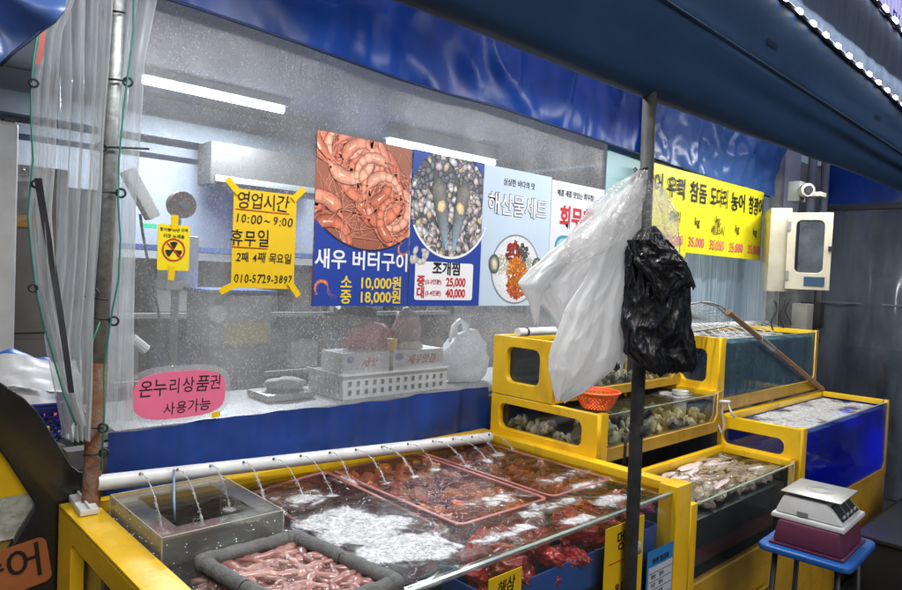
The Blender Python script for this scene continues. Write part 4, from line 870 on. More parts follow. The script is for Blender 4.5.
# ------------------------------------------------------------------ black faced tank at far left
t = thing('black_tank', 'black panelled tank with an angular yellow window at the lower left', 'tank', (.2,2.17,0)); BY = 2.17
def PX(x, y): p = at(x, y, Y=BY); return (p.x, p.z)
outer = [PX(-160,290), PX(-20,366), PX(0,382), PX(22,396), PX(36,410), PX(70,464), PX(78,470), PX(96,472)]; xr = outer[-1][0]
outer += [(xr+.0,.02), (outer[0][0], .02)]
hexw = [PX(-70,380), PX(-4,448), PX(2,454), PX(32,500), PX(34,504), PX(33,508), PX(4,555), PX(-70,600)]
build('black_panel', plate([outer, hexw], .03, MYp(BY), .004), BLACKG, t)
zy = PX(20,503)[1]
build('yellow_back', MB().box((-.9,BY+.022,zy+.0),(xr-.12,BY+.03,PX(0,430)[1]-.01)), YEL, t)
build('lower_back', MB().box((-.9,BY+.022,zy-.30),(xr-.12,BY+.03,zy-.075)), pbr('ochre_back', (.45,.30,.06), .5), t)
build('water', MB().grid(lambda u, v: Vector((-.9+(xr+.78)*u, BY+.012+.01*noise.noise(Vector((u*20,v*9,0))), zy-.10+.12*v)), 60, 8), pbr('foamy_water', (.55,.58,.50), .2, col2=(.30,.32,.26), nscale=30, bump=.6, bscale=30), t, smooth=True)
sgn = thing('sign_board', 'worn orange sign board with black hand painted letters on the black tank', 'sign', (at(15,570,Y=BY-.03).x, BY-.03, at(15,585,Y=BY-.03).z))
p = at(8,573,Y=BY-.022); Ms = MYp(BY-.022) @ Matrix.Translation((p.x, p.z, 0)) @ Matrix.Rotation(.16, 4, 'Z')
build('board', plate([rrect(-.18,-.062,.10,.068,.02)], .008, Ms), ORSIGN, sgn)
build('lettering', hand('숭어', .10, -.005, .008, Ms @ Matrix.Translation((0,0,.006)), 1, .004), INK, sgn)

# ------------------------------------------------------------------ tanks
def water_grid(x0, x1, y0, y1, z, foam, name, mat, parent, dx=.008, amp=.0025, fr=14):
    nu, nv = int((x1-x0)/dx), int((y1-y0)/dx); mb = MB().grid(lambda u, v: Vector((x0+(x1-x0)*u, y0+(y1-y0)*v, z+amp*noise.noise(Vector(((x0+(x1-x0)*u)*fr, (y0+(y1-y0)*v)*fr, z*9))))), nu, nv)
    me = mb.mesh(name, smooth=True); a = me.attributes.new('foam', 'FLOAT', 'POINT')
    for i, vtx in enumerate(me.vertices): a.data[i].value = foam(vtx.co.x, vtx.co.y)
    return build(name, me, mat, parent)
def gb(x, y, blobs):
    s = 0
    for bx_, by_, rx, ry, h in blobs: s = max(s, .88*h*math.exp(-((x-bx_)/rx)**2-((y-by_)/ry)**2))
    return s
W1 = water('dark_sea_water', (.72,.66,.62), (.008,.006,.006), .07, .7, 17, thr=(.44,.62), fs=13.)
W2 = water('green_sea_water', (.60,.66,.55), (.10,.09,.05), .22, .6, 22)
W5 = water('foaming_sea_water', (.35,.40,.55), (.03,.04,.07), .4, .9, 24, thr=(.30,.60), fs=15)

# --- big front tank
t1 = thing('fish_tank', 'large yellow framed tank with white pipe and water jets in front', 'tank', (1.4,1.6,0), 'yellow framed seafood tanks')
X0, X1, Y0, Y1, ZT1 = .515, 2.25, 1.13, 2.14, .90
win = rrect(Y0-.25, .30, Y1-.13, ZT1-.075, .02)
build('left_panel', plate([[(Y0-.30,.02),(Y1,.02),(Y1,ZT1-.012),(Y0-.30,ZT1-.012)], win], .035, Matrix.Translation((X0+.018,0,0)) @ MXp, .003), YEL, t1)
build('left_rail', MB().box((X0,Y0-.30,ZT1-.011),(X0+.085,Y1-.0,ZT1)), YEL, t1, bevel=.003)
build('left_glass', MB().box((X0+.04,Y0-.3,.25),(X0+.045,Y1-.02,ZT1-.012)), GLASS, t1)
build('back_rail', MB().box((X0+.086,Y1-.05,ZT1-.045),(X1-.06,Y1,ZT1-.001)), YEL, t1, bevel=.003)
build('right_rail', MB().box((X1-.058,Y0+.02,ZT1-.045),(X1,Y1,ZT1)), YEL, t1, bevel=.003)
build('post', MB().box((X1-.10,Y0-.005,.02),(X1+.003,Y0+.065,ZT1+.006)), YEL, t1, bevel=.003)
build('front_glass', MB().box((X0+.046,Y0+.012,.30),(X1-.101,Y0+.022,ZT1-.018)), GLASS, t1)
build('glass_lip', MB().box((X0+.046,Y0+.011,ZT1-.0178),(X1-.101,Y0+.023,ZT1-.0155)), GEDGE, t1)
build('glass_brace', MB().box((X0+.046,Y0+.024,ZT1-.034),(X1-.101,Y0+.055,ZT1-.028)), ACRYL, t1)
build('basin', MB().box((X0+.05,Y1-.055,.3),(X1-.062,Y1-.052,ZT1-.05)).box((X1-.066,Y0+.03,.3),(X1-.062,Y1-.06,ZT1-.05)).box((X0+.05,Y0+.03,.60),(X1-.066,Y1-.06,.604)), LINERD, t1)
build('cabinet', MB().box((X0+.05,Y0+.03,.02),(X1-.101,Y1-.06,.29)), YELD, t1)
foamb = []
def fpx(x, y, rx, ry, h, z=.87):
    p = at(x, y, Z=z); foamb.append((p.x, p.y, rx, ry, h))
for a in ((330,520,.14,.08,1.05),(365,530,.16,.10,1.15),(400,548,.16,.09,1.15),(440,552,.10,.05,.9),(300,498,.10,.09,.78),(345,480,.05,.08,.75),(262,508,.05,.06,.7),(470,505,.08,.05,.52),(497,500,.16,.07,.60),(560,478,.16,.05,.62),(590,485,.14,.05,.74),(612,500,.10,.05,.74),(550,507,.22,.06,.66),(525,528,.14,.04,.66),(490,538,.12,.05,.58),(590,460,.05,.05,.7),(455,440,.05,.05,.55),(430,545,.10,.04,.9),(580,520,.14,.03,.6),(500,455,.05,.04,.6),(240,520,.10,.06,.6),(635,490,.05,.03,.7)): fpx(*a)
water_grid(X0+.05, X1-.06, Y0+.024, Y1-.056, .872, lambda x, y: gb(x, y, foamb)+.10*noise.noise(Vector((x*7,y*7,2)))+.08, 'water', W1, t1, .007, .0035, 18)

# red-brown trays hanging in the big tank
TR = pbr('red_brown_tray', (.36,.13,.11), .35, col2=(.24,.08,.07), nscale=12)
trays = []
for i, (pa, wd, lab) in enumerate((((345,466), .30, 'left red brown tray under water, almost empty behind the foam'), ((436,447), .42, 'middle red brown tray under water full of orange sea squirts'), ((0,0), .38, 'right red brown tray under water full of brownish sea squirts'))):
    xa = (1.06, 1.37, 1.80)[i]; xb = (1.355, 1.785, 2.15)[i]; ya, yb = (1.42, 2.05) if i == 0 else (1.38, 2.06)
    t = thing('tray', lab, 'tray', ((xa+xb)/2,(ya+yb)/2,.74), 'red brown trays in the big tank')
    build('rim', plate([rrect(xa,ya,xb,yb,.035), rrect(xa+.014,ya+.014,xb-.014,yb-.014,.025)], .012, Matrix.Translation((0,0,.868)), .003), TR, t)
    build('wall', plate([rrect(xa+.006,ya+.006,xb-.006,yb-.006,.03), rrect(xa+.010,ya+.010,xb-.010,yb-.010,.027)], .11, Matrix.Translation((0,0,.809)), 0), TR, t)
    build('bottom', plate([rrect(xa+.006,ya+.006,xb-.006,yb-.006,.03)], .004, Matrix.Translation((0,0,.752))), TR, t)
    if i == 0: t.rotation_euler = (.03, -.09, 0); t.location.z -= .012
    trays.append((xa,xb,ya,yb))
def lumpmesh(name, seed, sx, sy, sz, amp, fr, knobs=0, sub=3, kw=.03):
    bm = bmesh.new(); bmesh.ops.create_icosphere(bm, subdivisions=sub, radius=1)
    kn = [Vector((ru(-1,1),ru(-1,1),ru(-1,1))).normalized() for _ in range(knobs)]
    for v in bm.verts:
        d = v.co.normalized(); r = 1+amp*(noise.noise(d*fr+Vector((seed,0,0)))+.5*noise.noise(d*fr*2.3+Vector((0,seed,0))))
        for k in kn: r += .22*math.exp(-((1-d.dot(k))/kw))
        v.co = Vector((d.x*sx, d.y*sy, d.z*sz))*r
    me = bpy.data.meshes.new(name); bm.to_mesh(me); bm.free()
    for p in me.polygons: p.use_smooth = True
    return me
def scatter(name, meshes, mats, pts, label, cat, group, srange=(.8,1.2), tilt=.5):
    protos = [(m, k) for m in meshes for k in mats]
    cache = {}
    for p in pts:
        i, j = random.randrange(len(meshes)), random.randrange(len(mats))
        if (i, j) not in cache:
            me = meshes[i].copy(); me.materials.clear(); me.materials.append(mats[j]); cache[(i, j)] = me
        o = bpy.data.objects.new(name, cache[(i, j)]); COL.objects.link(o); o.location = p
        o.rotation_euler = (ru(-tilt,tilt), ru(-tilt,tilt), ru(0,2*PI)); s = ru(*srange); o.scale = (s,s,s)
        o['label'] = label; o['category'] = cat; o['group'] = group
SQ = [lumpmesh('sea_squirt', s, .034, .028, .030, .18, 2.2, 26) for s in range(4)]
SQM = [pbr('squirt_%d' % i, c, .3, col2=c2, nscale=18, bump=.5, bscale=40, coat=.5) for i, (c, c2) in enumerate((((.45,.09,.02),(.66,.25,.05)),((.32,.04,.02),(.50,.14,.04)),((.50,.24,.08),(.30,.07,.03)),((.26,.035,.02),(.10,.03,.02))))]
SQD = [pbr('dark_squirt_%d' % i, c, .3, col2=c2, nscale=18, bump=.5, bscale=40, coat=.5) for i, (c, c2) in enumerate((((.20,.035,.02),(.34,.10,.05)),((.26,.04,.025),(.12,.02,.02)),((.17,.10,.05),(.30,.06,.03))))]
def fill(tr, z0, n, jz=.03, m=.035):
    xa, xb, ya, yb = tr; nx = max(2, int((xb-xa-2*m)/.055)+1); ny = max(2, int((yb-ya-2*m)/.055)+1); P = []
    for i in range(nx):
        for j in range(ny):
            P.append((xa+m+(xb-xa-2*m)*i/(nx-1)+ru(-.01,.01), ya+m+(yb-ya-2*m)*j/(ny-1)+ru(-.01,.01), z0+ru(-jz,jz)))
    return P[:n] if n else P
scatter('sea_squirt', SQ, SQM, fill(trays[1], .822, 0, .02), 'knobbly orange red sea squirt in the middle tray of the big tank', 'sea squirt', 'orange sea squirts')
scatter('sea_squirt', SQ, SQD+SQM[1:2], fill(trays[2], .818, 0, .02), 'brownish red sea squirt in the right tray of the big tank', 'sea squirt', 'brown sea squirts')
# front right: dark red sea cucumbers / squirts against the glass
t = thing('tray', 'dark blue tray at the front right of the big tank, against the glass', 'tray', (1.75,1.26,.68))
build('side', plate([rrect(1.28,1.175,2.13,1.365,.02), rrect(1.286,1.181,2.124,1.359,.016)], .10, Matrix.Translation((0,0,.72))), flat('tray_blue', (.02,.09,.36)), t)
build('bottom', plate([rrect(1.28,1.175,2.13,1.365,.02)], .004, Matrix.Translation((0,0,.665))), flat('tray_blue_b', (.02,.07,.28)), t)
REDS = [pbr('cucumber_%d' % i, c, .25, col2=c2, nscale=16, bump=.6, bscale=40, coat=.6) for i, (c, c2) in enumerate((((.42,.012,.012),(.18,.01,.01)),((.55,.03,.02),(.28,.012,.01)),((.18,.03,.015),(.38,.02,.015))))]
SCU = [lumpmesh('sea_cucumber', 20+s, .050, .022, .021, .22, 2.6, 46, 4, .010) for s in range(3)]
scatter('sea_cucumber', SCU, REDS, [(ru(1.33,2.08), ru(1.20,1.345), ru(.70,.846)) for _ in range(88)], 'dark red sea cucumber in the front blue tray of the big tank', 'sea cucumber', 'red sea cucumbers', tilt=.4)
# dark objects below left tray
scatter('sea_cucumber', SCU, [pbr('dark_cucumber', (.05,.045,.03), .3, col2=(.12,.09,.06), nscale=14, bump=.5, bscale=40, coat=.4)], [(ru(1.09,1.32), ru(1.46,2.0), ru(.765,.79)) for _ in range(26)], 'dark olive sea cucumber in the left tray of the big tank', 'sea cucumber', 'dark sea cucumbers')
scatter('sea_cucumber', SCU, [pbr('green_cucumber', (.035,.04,.03), .3, col2=(.09,.08,.05), nscale=14, bump=.5, bscale=40)], [(ru(.62,1.04), ru(1.5,2.05), ru(.63,.66)) for _ in range(24)], 'greenish sea cucumber on the floor of the big tank at the left', 'sea cucumber', 'greenish sea cucumbers')

# white pipe and its water jets
pa = at(97,483,Y=2.05); pb2 = at(486,438,Y=2.03)
t = thing('water_pipe', 'white plastic pipe with holes lying along the back of the big tank', 'pipe', pa)
build('pipe', MB().tube([pa, pa.lerp(pb2,.5), pb2], .0225, 20), PVC, t, smooth='angle'); build('end_cap', MB().tube([pb2, pb2+(pb2-pa).normalized()*.018], .026, 20), PVC, t, smooth='angle')
mb = MB(); hol = [138,175,208,241,271,298,327,353,379,405,430,450,469,487]
for i, hx in enumerate(hol):
    f = (hx-97)/(487-97); d0_ = at(97,483,Y=2.05); 
    # parameter along the pipe that projects to this column
    lo, hi = 0., 1.
    def colpx(p): d = p-EYE; return 451+F*d.dot(CR)/d.dot(fw)
    for _ in range(30):
        mid = (lo+hi)/2; 
        if colpx(pa.lerp(pb2, mid)) < hx: lo = mid
        else: hi = mid
    s0 = pa.lerp(pb2, lo)+Vector((0,-.016,.016)); mb.tube([s0, s0+Vector((0,-.003,.003))], .004, 8)
    reach = ru(.13,.22); T = 26; kw, kp = ru(.6,1.3), ru(.8,1.4); pts = []; rs = []; ph = ru(0,6); sx = ru(-.006,.006)
    for k in range(T+1):
        u = k/T; pts.append(s0+Vector((sx*u*1.5+.0013*math.sin(u*26*kp+ph)*u, -reach*u, .055*u-(s0.z-.868+.055)*u*u+.0014*math.cos(u*24+ph)))); rs.append(max(.0009,(.0023+.0013*math.sin(u*24*kp+ph)+.0010*math.sin(u*57*kw+ph*2)+.0008*math.sin(u*97))*(.75+.45*u)*kw))
    m2 = MB().tube(pts, [max(.0014, r) for r in rs], 6)
    for k in range(14):
        q_ = pts[int(T*ru(.45,1)**.6)]; m2.lathe([(0,.0025),(.002,.001),(.002,-.001),(0,-.0025)], 6, q_+Vector((ru(-.008,.008),ru(-.008,.008),ru(-.005,.005))))
    for k in range(12):
        a_, d_ = ru(0,6.28), ru(.004,.026); m2.lathe([(0,.0022),(.0019,0),(0,-.0022)], 6, pts[-1]+Vector((d_*math.cos(a_),d_*math.sin(a_),ru(.002,.016))))
    single('water_jet', m2, JET, 'thin arc of water from the white pipe into the big tank', 'water jet', 'water jets from the white pipe', smooth=True)
    foamb.append((pts[-1].x, pts[-1].y, .03, .03, .7))
o = build('outlet', mb, BLACK, t)
# splash crowns where the jets land are part of the foam attribute
wob = [o for o in t1.children if o.name.startswith('water')][0]
for i, vtx in enumerate(wob.data.vertices):
    x, y = vtx.co.x+1.4, vtx.co.y+1.6; wob.data.attributes['foam'].data[i].value = gb(x, y, foamb)+.12*noise.noise(Vector((x*7,y*7,2)))+.04

# acrylic box with rim
zt = .945; c = [at(101.6,489,Z=zt), at(163.6,538,Z=zt), at(280,511,Z=zt), at(221,473,Z=zt)]
ax0, ax1, ay0, ay1 = c[0].x*.5+c[1].x*.5, (c[2].x+c[3].x)/2, (c[1].y+c[2].y)/2, min(2.0, (c[0].y+c[3].y)/2)
t = thing('acrylic_box', 'clear acrylic box with a wide rim standing in the left of the big tank', 'box', ((ax0+ax1)/2,(ay0+ay1)/2,.85))
build('rim', plate([[(ax0,ay0),(ax1,ay0),(ax1,ay1),(ax0,ay1)], [(ax0+.055,ay0+.055),(ax1-.055,ay0+.055),(ax1-.055,ay1-.055),(ax0+.055,ay1-.055)]], .006, Matrix.Translation((0,0,zt-.004))), ACRYL, t)
mb = MB(); zb2 = .83
mb.box((ax0,ay0,zb2),(ax1,ay0+.006,zt-.008)).box((ax0,ay1-.006,zb2),(ax1,ay1,zt-.008)).box((ax0,ay0+.007,zb2),(ax0+.006,ay1-.007,zt-.008)).box((ax1-.006,ay0+.007,zb2),(ax1,ay1-.007,zt-.008))
build('walls', mb, ACRYL, t)
mb = MB()
for (u1, v1), (u2, v2) in (((ax0,ay0),(ax1,ay0)),((ax1,ay0),(ax1,ay1)),((ax1,ay1),(ax0,ay1)),((ax0,ay1),(ax0,ay0))): mb.tube([(u1,v1,zt),(u2,v2,zt)], .0018, 6)
for u1, v1 in ((ax0,ay0),(ax1,ay0),(ax1,ay1),(ax0,ay1)): mb.tube([(u1,v1,zb2),(u1,v1,zt)], .002, 6)
build('edges', mb, pbr('acrylic_edge', (.50,.50,.42), .2, col2=(.3,.28,.2), nscale=20), t)
mb = MB()
for _ in range(46):
    s = ru(.001,.0022); p = Vector((ax0-.001, ru(ay0+.02,ay1-.02), ru(.865,.935))) if rnd() < .6 else Vector((ru(ax0,ax1), ay0-.001, ru(.865,.93)))
    mb.lathe([(0,s),(s,0),(0,-s)], 6, p)
build('bubbles', mb, TWHITE, t)
single('blue_string', MB().tube([at(174,470,Y=2.03), at(174,500,Y=1.88), at(175,522,Z=.875)], .0035, 6), pbr('pale_blue_cord', (.25,.40,.60), .4), 'pale blue string hanging from the white pipe into the acrylic box', 'cord', smooth=True)
# white bracket on the corner
c0_ = at(84,503,Z=.915); Mb = Matrix.Translation(c0_) @ Matrix.Rotation(math.radians(-4),4,'Z')
t = thing('bracket', 'white plastic bracket lying on the yellow corner of the big tank', 'bracket', (c0_.x,c0_.y,.901))
build('plate', MB().box((-.024,-.075,-.013),(.024,.085,.004), M=Mb), WHITE, t, bevel=.004); build('rib', MB().box((-.003,-.073,.0045),(.003,.083,.012), M=Mb), WHITE, t, bevel=.002)

# grey foam pipe frame and worms
fa_ = wob.data.attributes['foam'].data
_q = [at(200,562,Z=.88), at(296,537,Z=.88), at(398,583,Z=.88)]; _e1 = (_q[0]-_q[1]).xy; _e2 = (_q[2]-_q[1]).xy; _det = _e1.x*_e2.y-_e1.y*_e2.x
for i, vtx in enumerate(wob.data.vertices):
    dx_, dy_ = vtx.co.x+1.4-_q[1].x, vtx.co.y+1.6-_q[1].y; a_ = (dx_*_e2.y-dy_*_e2.x)/_det; b_ = (_e1.x*dy_-_e1.y*dx_)/_det
    if 0 < a_ < 1 and 0 < b_ < 1: fa_[i].value = -.4
fz = .880; P_ = [at(200,562,Z=fz), at(296,537,Z=fz), at(398,583,Z=fz)]; P4 = P_[0]+P_[2]-P_[1]
t = thing('foam_frame', 'floating square frame of grey foam pipe around the pink worms', 'frame', (P_[1].x,P_[1].y,fz-.02))
for a, b, nseg in ((P_[0],P_[1],1),(P_[1],P_[2],2),(P_[2],P4,1),(P4,P_[0],2)):
    for k in range(nseg):
        q0 = a.lerp(b, k/nseg+.02/nseg+.035*(k == 0)); q1 = a.lerp(b, (k+1)/nseg-.02/nseg-.035*(k == nseg-1)); n = 14
        build('foam_pipe', MB().tube([q0.lerp(q1, i/n)+Vector((0,0,.0015*math.sin(i*1.7))) for i in range(n+1)], [.019 if 0 < i < n else .0175 for i in range(n+1)], 18), FOAMT, t, smooth='angle')
for p, q, r in ((P_[0],P_[1],P4),(P_[1],P_[0],P_[2]),(P_[2],P_[1],P4),(P4,P_[0],P_[2])):
    d1_ = (q-p).normalized()*.028; d2_ = (r-p).normalized()*.028
    build('foam_elbow', MB().tube([p+d1_, p+d1_*.4+d2_*.06, p+d1_*.1+d2_*.1, p+d2_*.4+d1_*.06, p+d2_], .0205, 16), FOAMT, t, smooth=True)
WM = [pbr('worm_%d' % i, c, .3, col2=c2, nscale=16, bump=.25, bscale=60, coat=.5) for i, (c, c2) in enumerate((((.42,.20,.17),(.28,.12,.10)),((.48,.26,.21),(.32,.15,.12)),((.32,.15,.13),(.22,.09,.08))))]
wm = []
for s in range(5):
    n = 16; pts = []; rs = []; a = ru(0,6); cur = ru(-.35,.35); p = Vector((0,0,0))
    for i in range(n+1):
        pts.append(p.copy()); p += Vector((math.cos(a), math.sin(a), .06*math.sin(i*.6+s)))*.0075; a += cur*.35+.12*math.sin(i*.5+s)
        f = i/n; rs.append(.0118*(math.sin(PI*min(1,max(0,f*.93+.035)))**.35)*(1+.10*math.sin(i*1.3+s)))
    cc = sum(pts, Vector())/len(pts); m = MB().tube([q-cc for q in pts], rs, 10).mesh('spoon_worm', smooth=True); wm.append(m)
e1, e2 = (P_[0]-P_[1]), (P_[2]-P_[1]); WP = []
for layer in range(3):
    for i in range(8):
        for j in range(10): 
            WP.append(P_[1]+e1*((i+1.0)/9+ru(-.04,.04))+e2*((j+1.0)/11+ru(-.04,.04))+Vector((0,0,-.056+.0175*layer+ru(-.004,.004))))
scatter('spoon_worm', wm, WM, WP, 'fat pink spoon worm inside the grey foam frame', 'worm', 'pink spoon worms', (1.1,1.5), .12)
t = thing('tray', 'shallow blue tray under the pink worms inside the foam frame', 'tray', (P_[1]+(e1+e2)/2)*1.0); Pc = P_[1]+(e1+e2)/2; t.location = (Pc.x,Pc.y,.80)
def quad_lp(k): return [tuple((Pc+(q-Pc)*k).xy) for q in (P_[0],P_[1],P_[2],P4)]
build('bottom', plate([quad_lp(1.0)], .004, Matrix.Translation((0,0,.80))), LINER, t); build('side', plate([quad_lp(1.0), quad_lp(.98)], .062, Matrix.Translation((0,0,.834))), pbr('blue_tray_side', (.015,.07,.28), .35), t)

def frame_tank(lab, x0, x1, y0, y1, zb, zt_, wz0, wz1, wy0, wy1, beam, bz0, mat=YEL, liner=LINERD, body_z=None, leftmat=None, postw=.05, glass_to=None, rt=.035, glass=None):
    glass = glass or GLASS
    """yellow box tank: window cut in the left end panel, glass front above a beam"""
    t = thing('fish_tank', lab, 'tank', ((x0+x1)/2,(y0+y1)/2,zb), 'yellow framed seafood tanks')
    build('left_panel', plate([[(y0,zb),(y1,zb),(y1,zt_),(y0,zt_)], rrect(wy0,wz0,wy1,wz1,min(rt,(wz1-wz0)*.45))], .03, Matrix.Translation((x0+.015,0,0)) @ MXp, .0025), leftmat or mat, t)
    build('left_glass', MB().box((x0+.031,y0+.03,zb+.01),(x0+.035,y1-.01,zt_-.01)), GLASS, t)
    build('post', MB().box((x0+.031,y0,zb),(x0+.075,y0+.03,zt_-.001)), mat, t, bevel=.0025)
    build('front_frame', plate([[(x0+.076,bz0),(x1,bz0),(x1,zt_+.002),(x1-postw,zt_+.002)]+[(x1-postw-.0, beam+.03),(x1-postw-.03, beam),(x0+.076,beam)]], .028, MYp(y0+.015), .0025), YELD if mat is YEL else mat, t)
    build('back_rail', MB().box((x0+.031,y1-.03,zt_-.035),(x1,y1,zt_)), mat, t, bevel=.0025)
    build('right_rail', MB().box((x1-.035,y0+.031,zt_-.03),(x1,y1-.031,zt_)), mat, t, bevel=.0025)
    build('right_panel', MB().box((x1-.012,y0+.031,zb),(x1-.004,y1-.031,zt_-.031)), mat, t)
    build('front_glass', MB().box((x0+.076,y0+.008,beam-.004),(x1-postw,y0+.014,zt_-.012)), glass, t)
    build('glass_lip', MB().box((x0+.076,y0+.0065,zt_-.0118),(x1-postw-.001,y0+.0155,zt_-.0095)), GEDGE, t)
    build('basin', MB().box((x0+.04,y1-.034,zb+.004),(x1-.04,y1-.031,zt_-.036)).box((x0+.04,y0+.04,zb+.002),(x1-.014,y1-.035,zb+.006)).box((x1-.017,y0+.04,zb+.007),(x1-.013,y1-.035,zt_-.031)), liner, t)
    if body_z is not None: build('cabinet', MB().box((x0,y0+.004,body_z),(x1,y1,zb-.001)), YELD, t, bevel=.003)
    return t
# upper middle and lower middle
t2u = frame_tank('small upper yellow tank on the step behind the orange basket', 2.25, 3.32, 1.755, 2.10, 1.073, 1.335, 1.135, 1.29, 1.83, 2.02, 1.115, 1.073)
water_grid(2.30,3.29,1.78,2.06,1.305, lambda x, y: .3+.3*noise.noise(Vector((x*9,y*9,1))), 'water', W2, t2u, .02)
t2l = frame_tank('lower middle yellow tank full of oysters below the orange basket', 2.25, 3.33, 1.525, 2.10, .87, 1.070, .925, 1.035, 1.60, 2.05, .925, .87)
water_grid(2.30,3.28,1.545,2.06,1.045, lambda x, y: .1+gb(x,y,[(3.15,1.7,.10,.08,.9)])+.2*noise.noise(Vector((x*9,y*9,1))), 'water', W2, t2l, .015, .003)
# low front shellfish tank
t3 = frame_tank('low yellow tank with flat shellfish in front of the stepped tanks', 2.30, 3.35, 1.16, 1.535, .40, .800, .5, .72, 1.2, 1.5, .49, .40, body_z=.02, postw=.045, leftmat=YEL)
water_grid(2.34,3.30,1.18,1.50,.772, lambda x, y: .22+.25*noise.noise(Vector((x*6,y*14,1))), 'water', water('brown_sea_water', (.85,.84,.78), (.06,.05,.03), .10, .8, 20), t3, .012, .004)
# rear right tall tank
t4 = frame_tank('tall clear blue water tank at the back right with a slotted white pipe', 3.33, 4.72, 1.557, 2.10, .955, 1.335, 1.10, 1.27, 1.62, 1.76, 1.02, .955, liner=pbr('teal_liner', (.05,.16,.24), .4, col2=(.02,.06,.10), nscale=3), postw=.04, glass=GLASST)
water_grid(3.38,4.68,1.58,2.06,1.300, lambda x, y: .42+.3*noise.noise(Vector((x*6,y*10,1))), 'water', W5, t4, .015, .008, 22)
# front right blue tank
t5 = frame_tank('front right yellow tank glowing blue with foaming water', 3.35, 4.78, 1.155, 1.555, .50, .945, .805, .885, 1.23, 1.53, .535, .50, liner=BLUEGLOW, body_z=.02, postw=.03, glass=GLASSB)
water_grid(3.40,4.74,1.175,1.52,.905, lambda x, y: .62+.55*noise.noise(Vector((x*4,y*9,1)))-(.5 if x < 3.55 else 0), 'water', W5, t5, .012, .004)
# assumed, unseen blue lamp in front-right tank, read off the glow in its glass
area('assumed_tank_lamp', (.52,.0,.34), .3, .05, 1.3, (.05,.10,1), (0,0,0), t5)
mb = MB(); mb.tube([(4.42,1.35,.86),(4.72,1.35,.86)], .012, 10); build('assumed_lamp_tube', mb, emis('assumed_blue_lamp', (.03,.06,1), 3), t5, smooth=True)

# oysters behind the middle tanks' glass
OY = [lumpmesh('oyster', 40+s, .024, .011, .026, .42, 2.9, 5) for s in range(5)]
OYM = [pbr('oyster_%d' % i, c, .55, col2=c2, nscale=22, bump=.6, bscale=50, contrast=(.4,.6)) for i, (c, c2) in enumerate((((.46,.42,.30),(.16,.14,.09)),((.62,.58,.44),(.24,.20,.12)),((.22,.20,.12),(.10,.09,.06))))]
P = [(2.33+i*.0265+ru(-.008,.008), 1.565+ru(0,.07), .905+ru(0,.075)) for i in range(34) for _ in range(3)]
P += [(2.305, 1.62+i*.036, .90+ru(0,.07)) for i in range(12) for _ in range(2)]
P += [(ru(2.36,3.2), ru(1.66,1.74), ru(.95,1.0)) for _ in range(30)]
scatter('oyster', OY, OYM, P, 'rough pale oyster shell in the lower middle tank', 'oyster', 'oysters in the lower middle tank', (.7,1.15), .7)
scatter('oyster', OY, OYM, [(2.36+i*.036, 1.80+ru(0,.06), 1.10+ru(0,.05)) for i in range(26) for _ in range(2)], 'rough pale oyster shell in the small upper tank', 'oyster', 'oysters in the small upper tank', (.7,1.1), .7)
t = thing('filter_box', 'white filter box inside the small upper tank, seen through its end window', 'filter', (2.5,1.93,1.08)); build('body', MB().box((2.42,1.83,1.08),(2.50,1.90,1.30)), WHITE, t, bevel=.006); build('lid', MB().box((2.41,1.82,1.301),(2.51,1.91,1.312)), GREY, t, bevel=.003)
# pipe on top of the upper tank
p0 = at(512,332,Z=1.352); single('water_pipe', MB().tube([(p0.x,1.99,1.354),(3.25,1.99,1.354)], .019, 16), PVC, 'white pipe with black band resting on the small upper tank', 'pipe', smooth='angle')
single('pipe_band', MB().tube([(p0.x+.05,1.99,1.354),(p0.x+.062,1.99,1.354)], .0205, 16), BLACK, 'black band around the end of the white pipe on the upper tank', 'band', smooth='angle')
p0 = at(716,386,Y=1.62)
single('white_cylinder', MB().lathe([(0,0),(.032,0),(.032,.12),(.040,.122),(.040,.14),(0,.14)], 20, (3.15,1.66,.93)), WHITE, 'white cylinder standing in the right corner of the oyster tank', 'filter', smooth='angle')
# shellfish in the low tank
def leaf(name, L_, w_, th, seed, bend=.0):
    def fn(u, v):
        s = u; wd = w_*math.sin(PI*min(.98, .04+s*.93))**.6*(.55+.45*s); a = v*2*PI
        return Vector(((s-.5)*L_, wd*math.cos(a)*(1+.12*noise.noise(Vector((s*6,seed,0))))+bend*math.sin(s*5+seed), th*math.sin(a)*math.sin(PI*min(.98,.04+s*.93))**.5+.004*noise.noise(Vector((s*9,v*5,seed)))))
    return MB().grid(fn, 22, 12).mesh(name, smooth=True)
LF = [leaf('pen_shell', .24, .030, .010, s, .008) for s in range(3)]
LFM = [pbr('penshell_%d' % i, c, .3, col2=c2, nscale=20, bump=.4, bscale=30, coat=.4, streak=(1,4,1)) for i, (c, c2) in enumerate((((.66,.50,.46),(.80,.72,.68)),((.62,.60,.56),(.34,.30,.26)),((.75,.70,.68),(.50,.38,.34)),((.58,.34,.10),(.40,.22,.08))))]
cache = {}
for k in range(44):
    i, j = k % 3, (3 if k in (9,) else random.randrange(3))
    if (i, j) not in cache: me = LF[i].copy(); me.materials.append(LFM[j]); cache[(i, j)] = me
    o = link('pen_shell', cache[(i, j)], None); o.location = (ru(2.62,3.22), ru(1.24,1.48), .742+k*.0004+ru(0,.01)); o.rotation_euler = (ru(-.25,.25), ru(-.06,.06), ru(-.35,.35)+(PI if rnd() < .5 else 0)); s = ru(.75,1.2); o.scale = (s,s,s)
    o['label'] = 'long pale flat shell lying in the low front tank'; o['category'] = 'shellfish'; o['group'] = 'flat shells in the low front tank'
LM = [lumpmesh('turban_shell', 60+s, .030, .026, .020, .28, 2.5, 8) for s in range(4)]
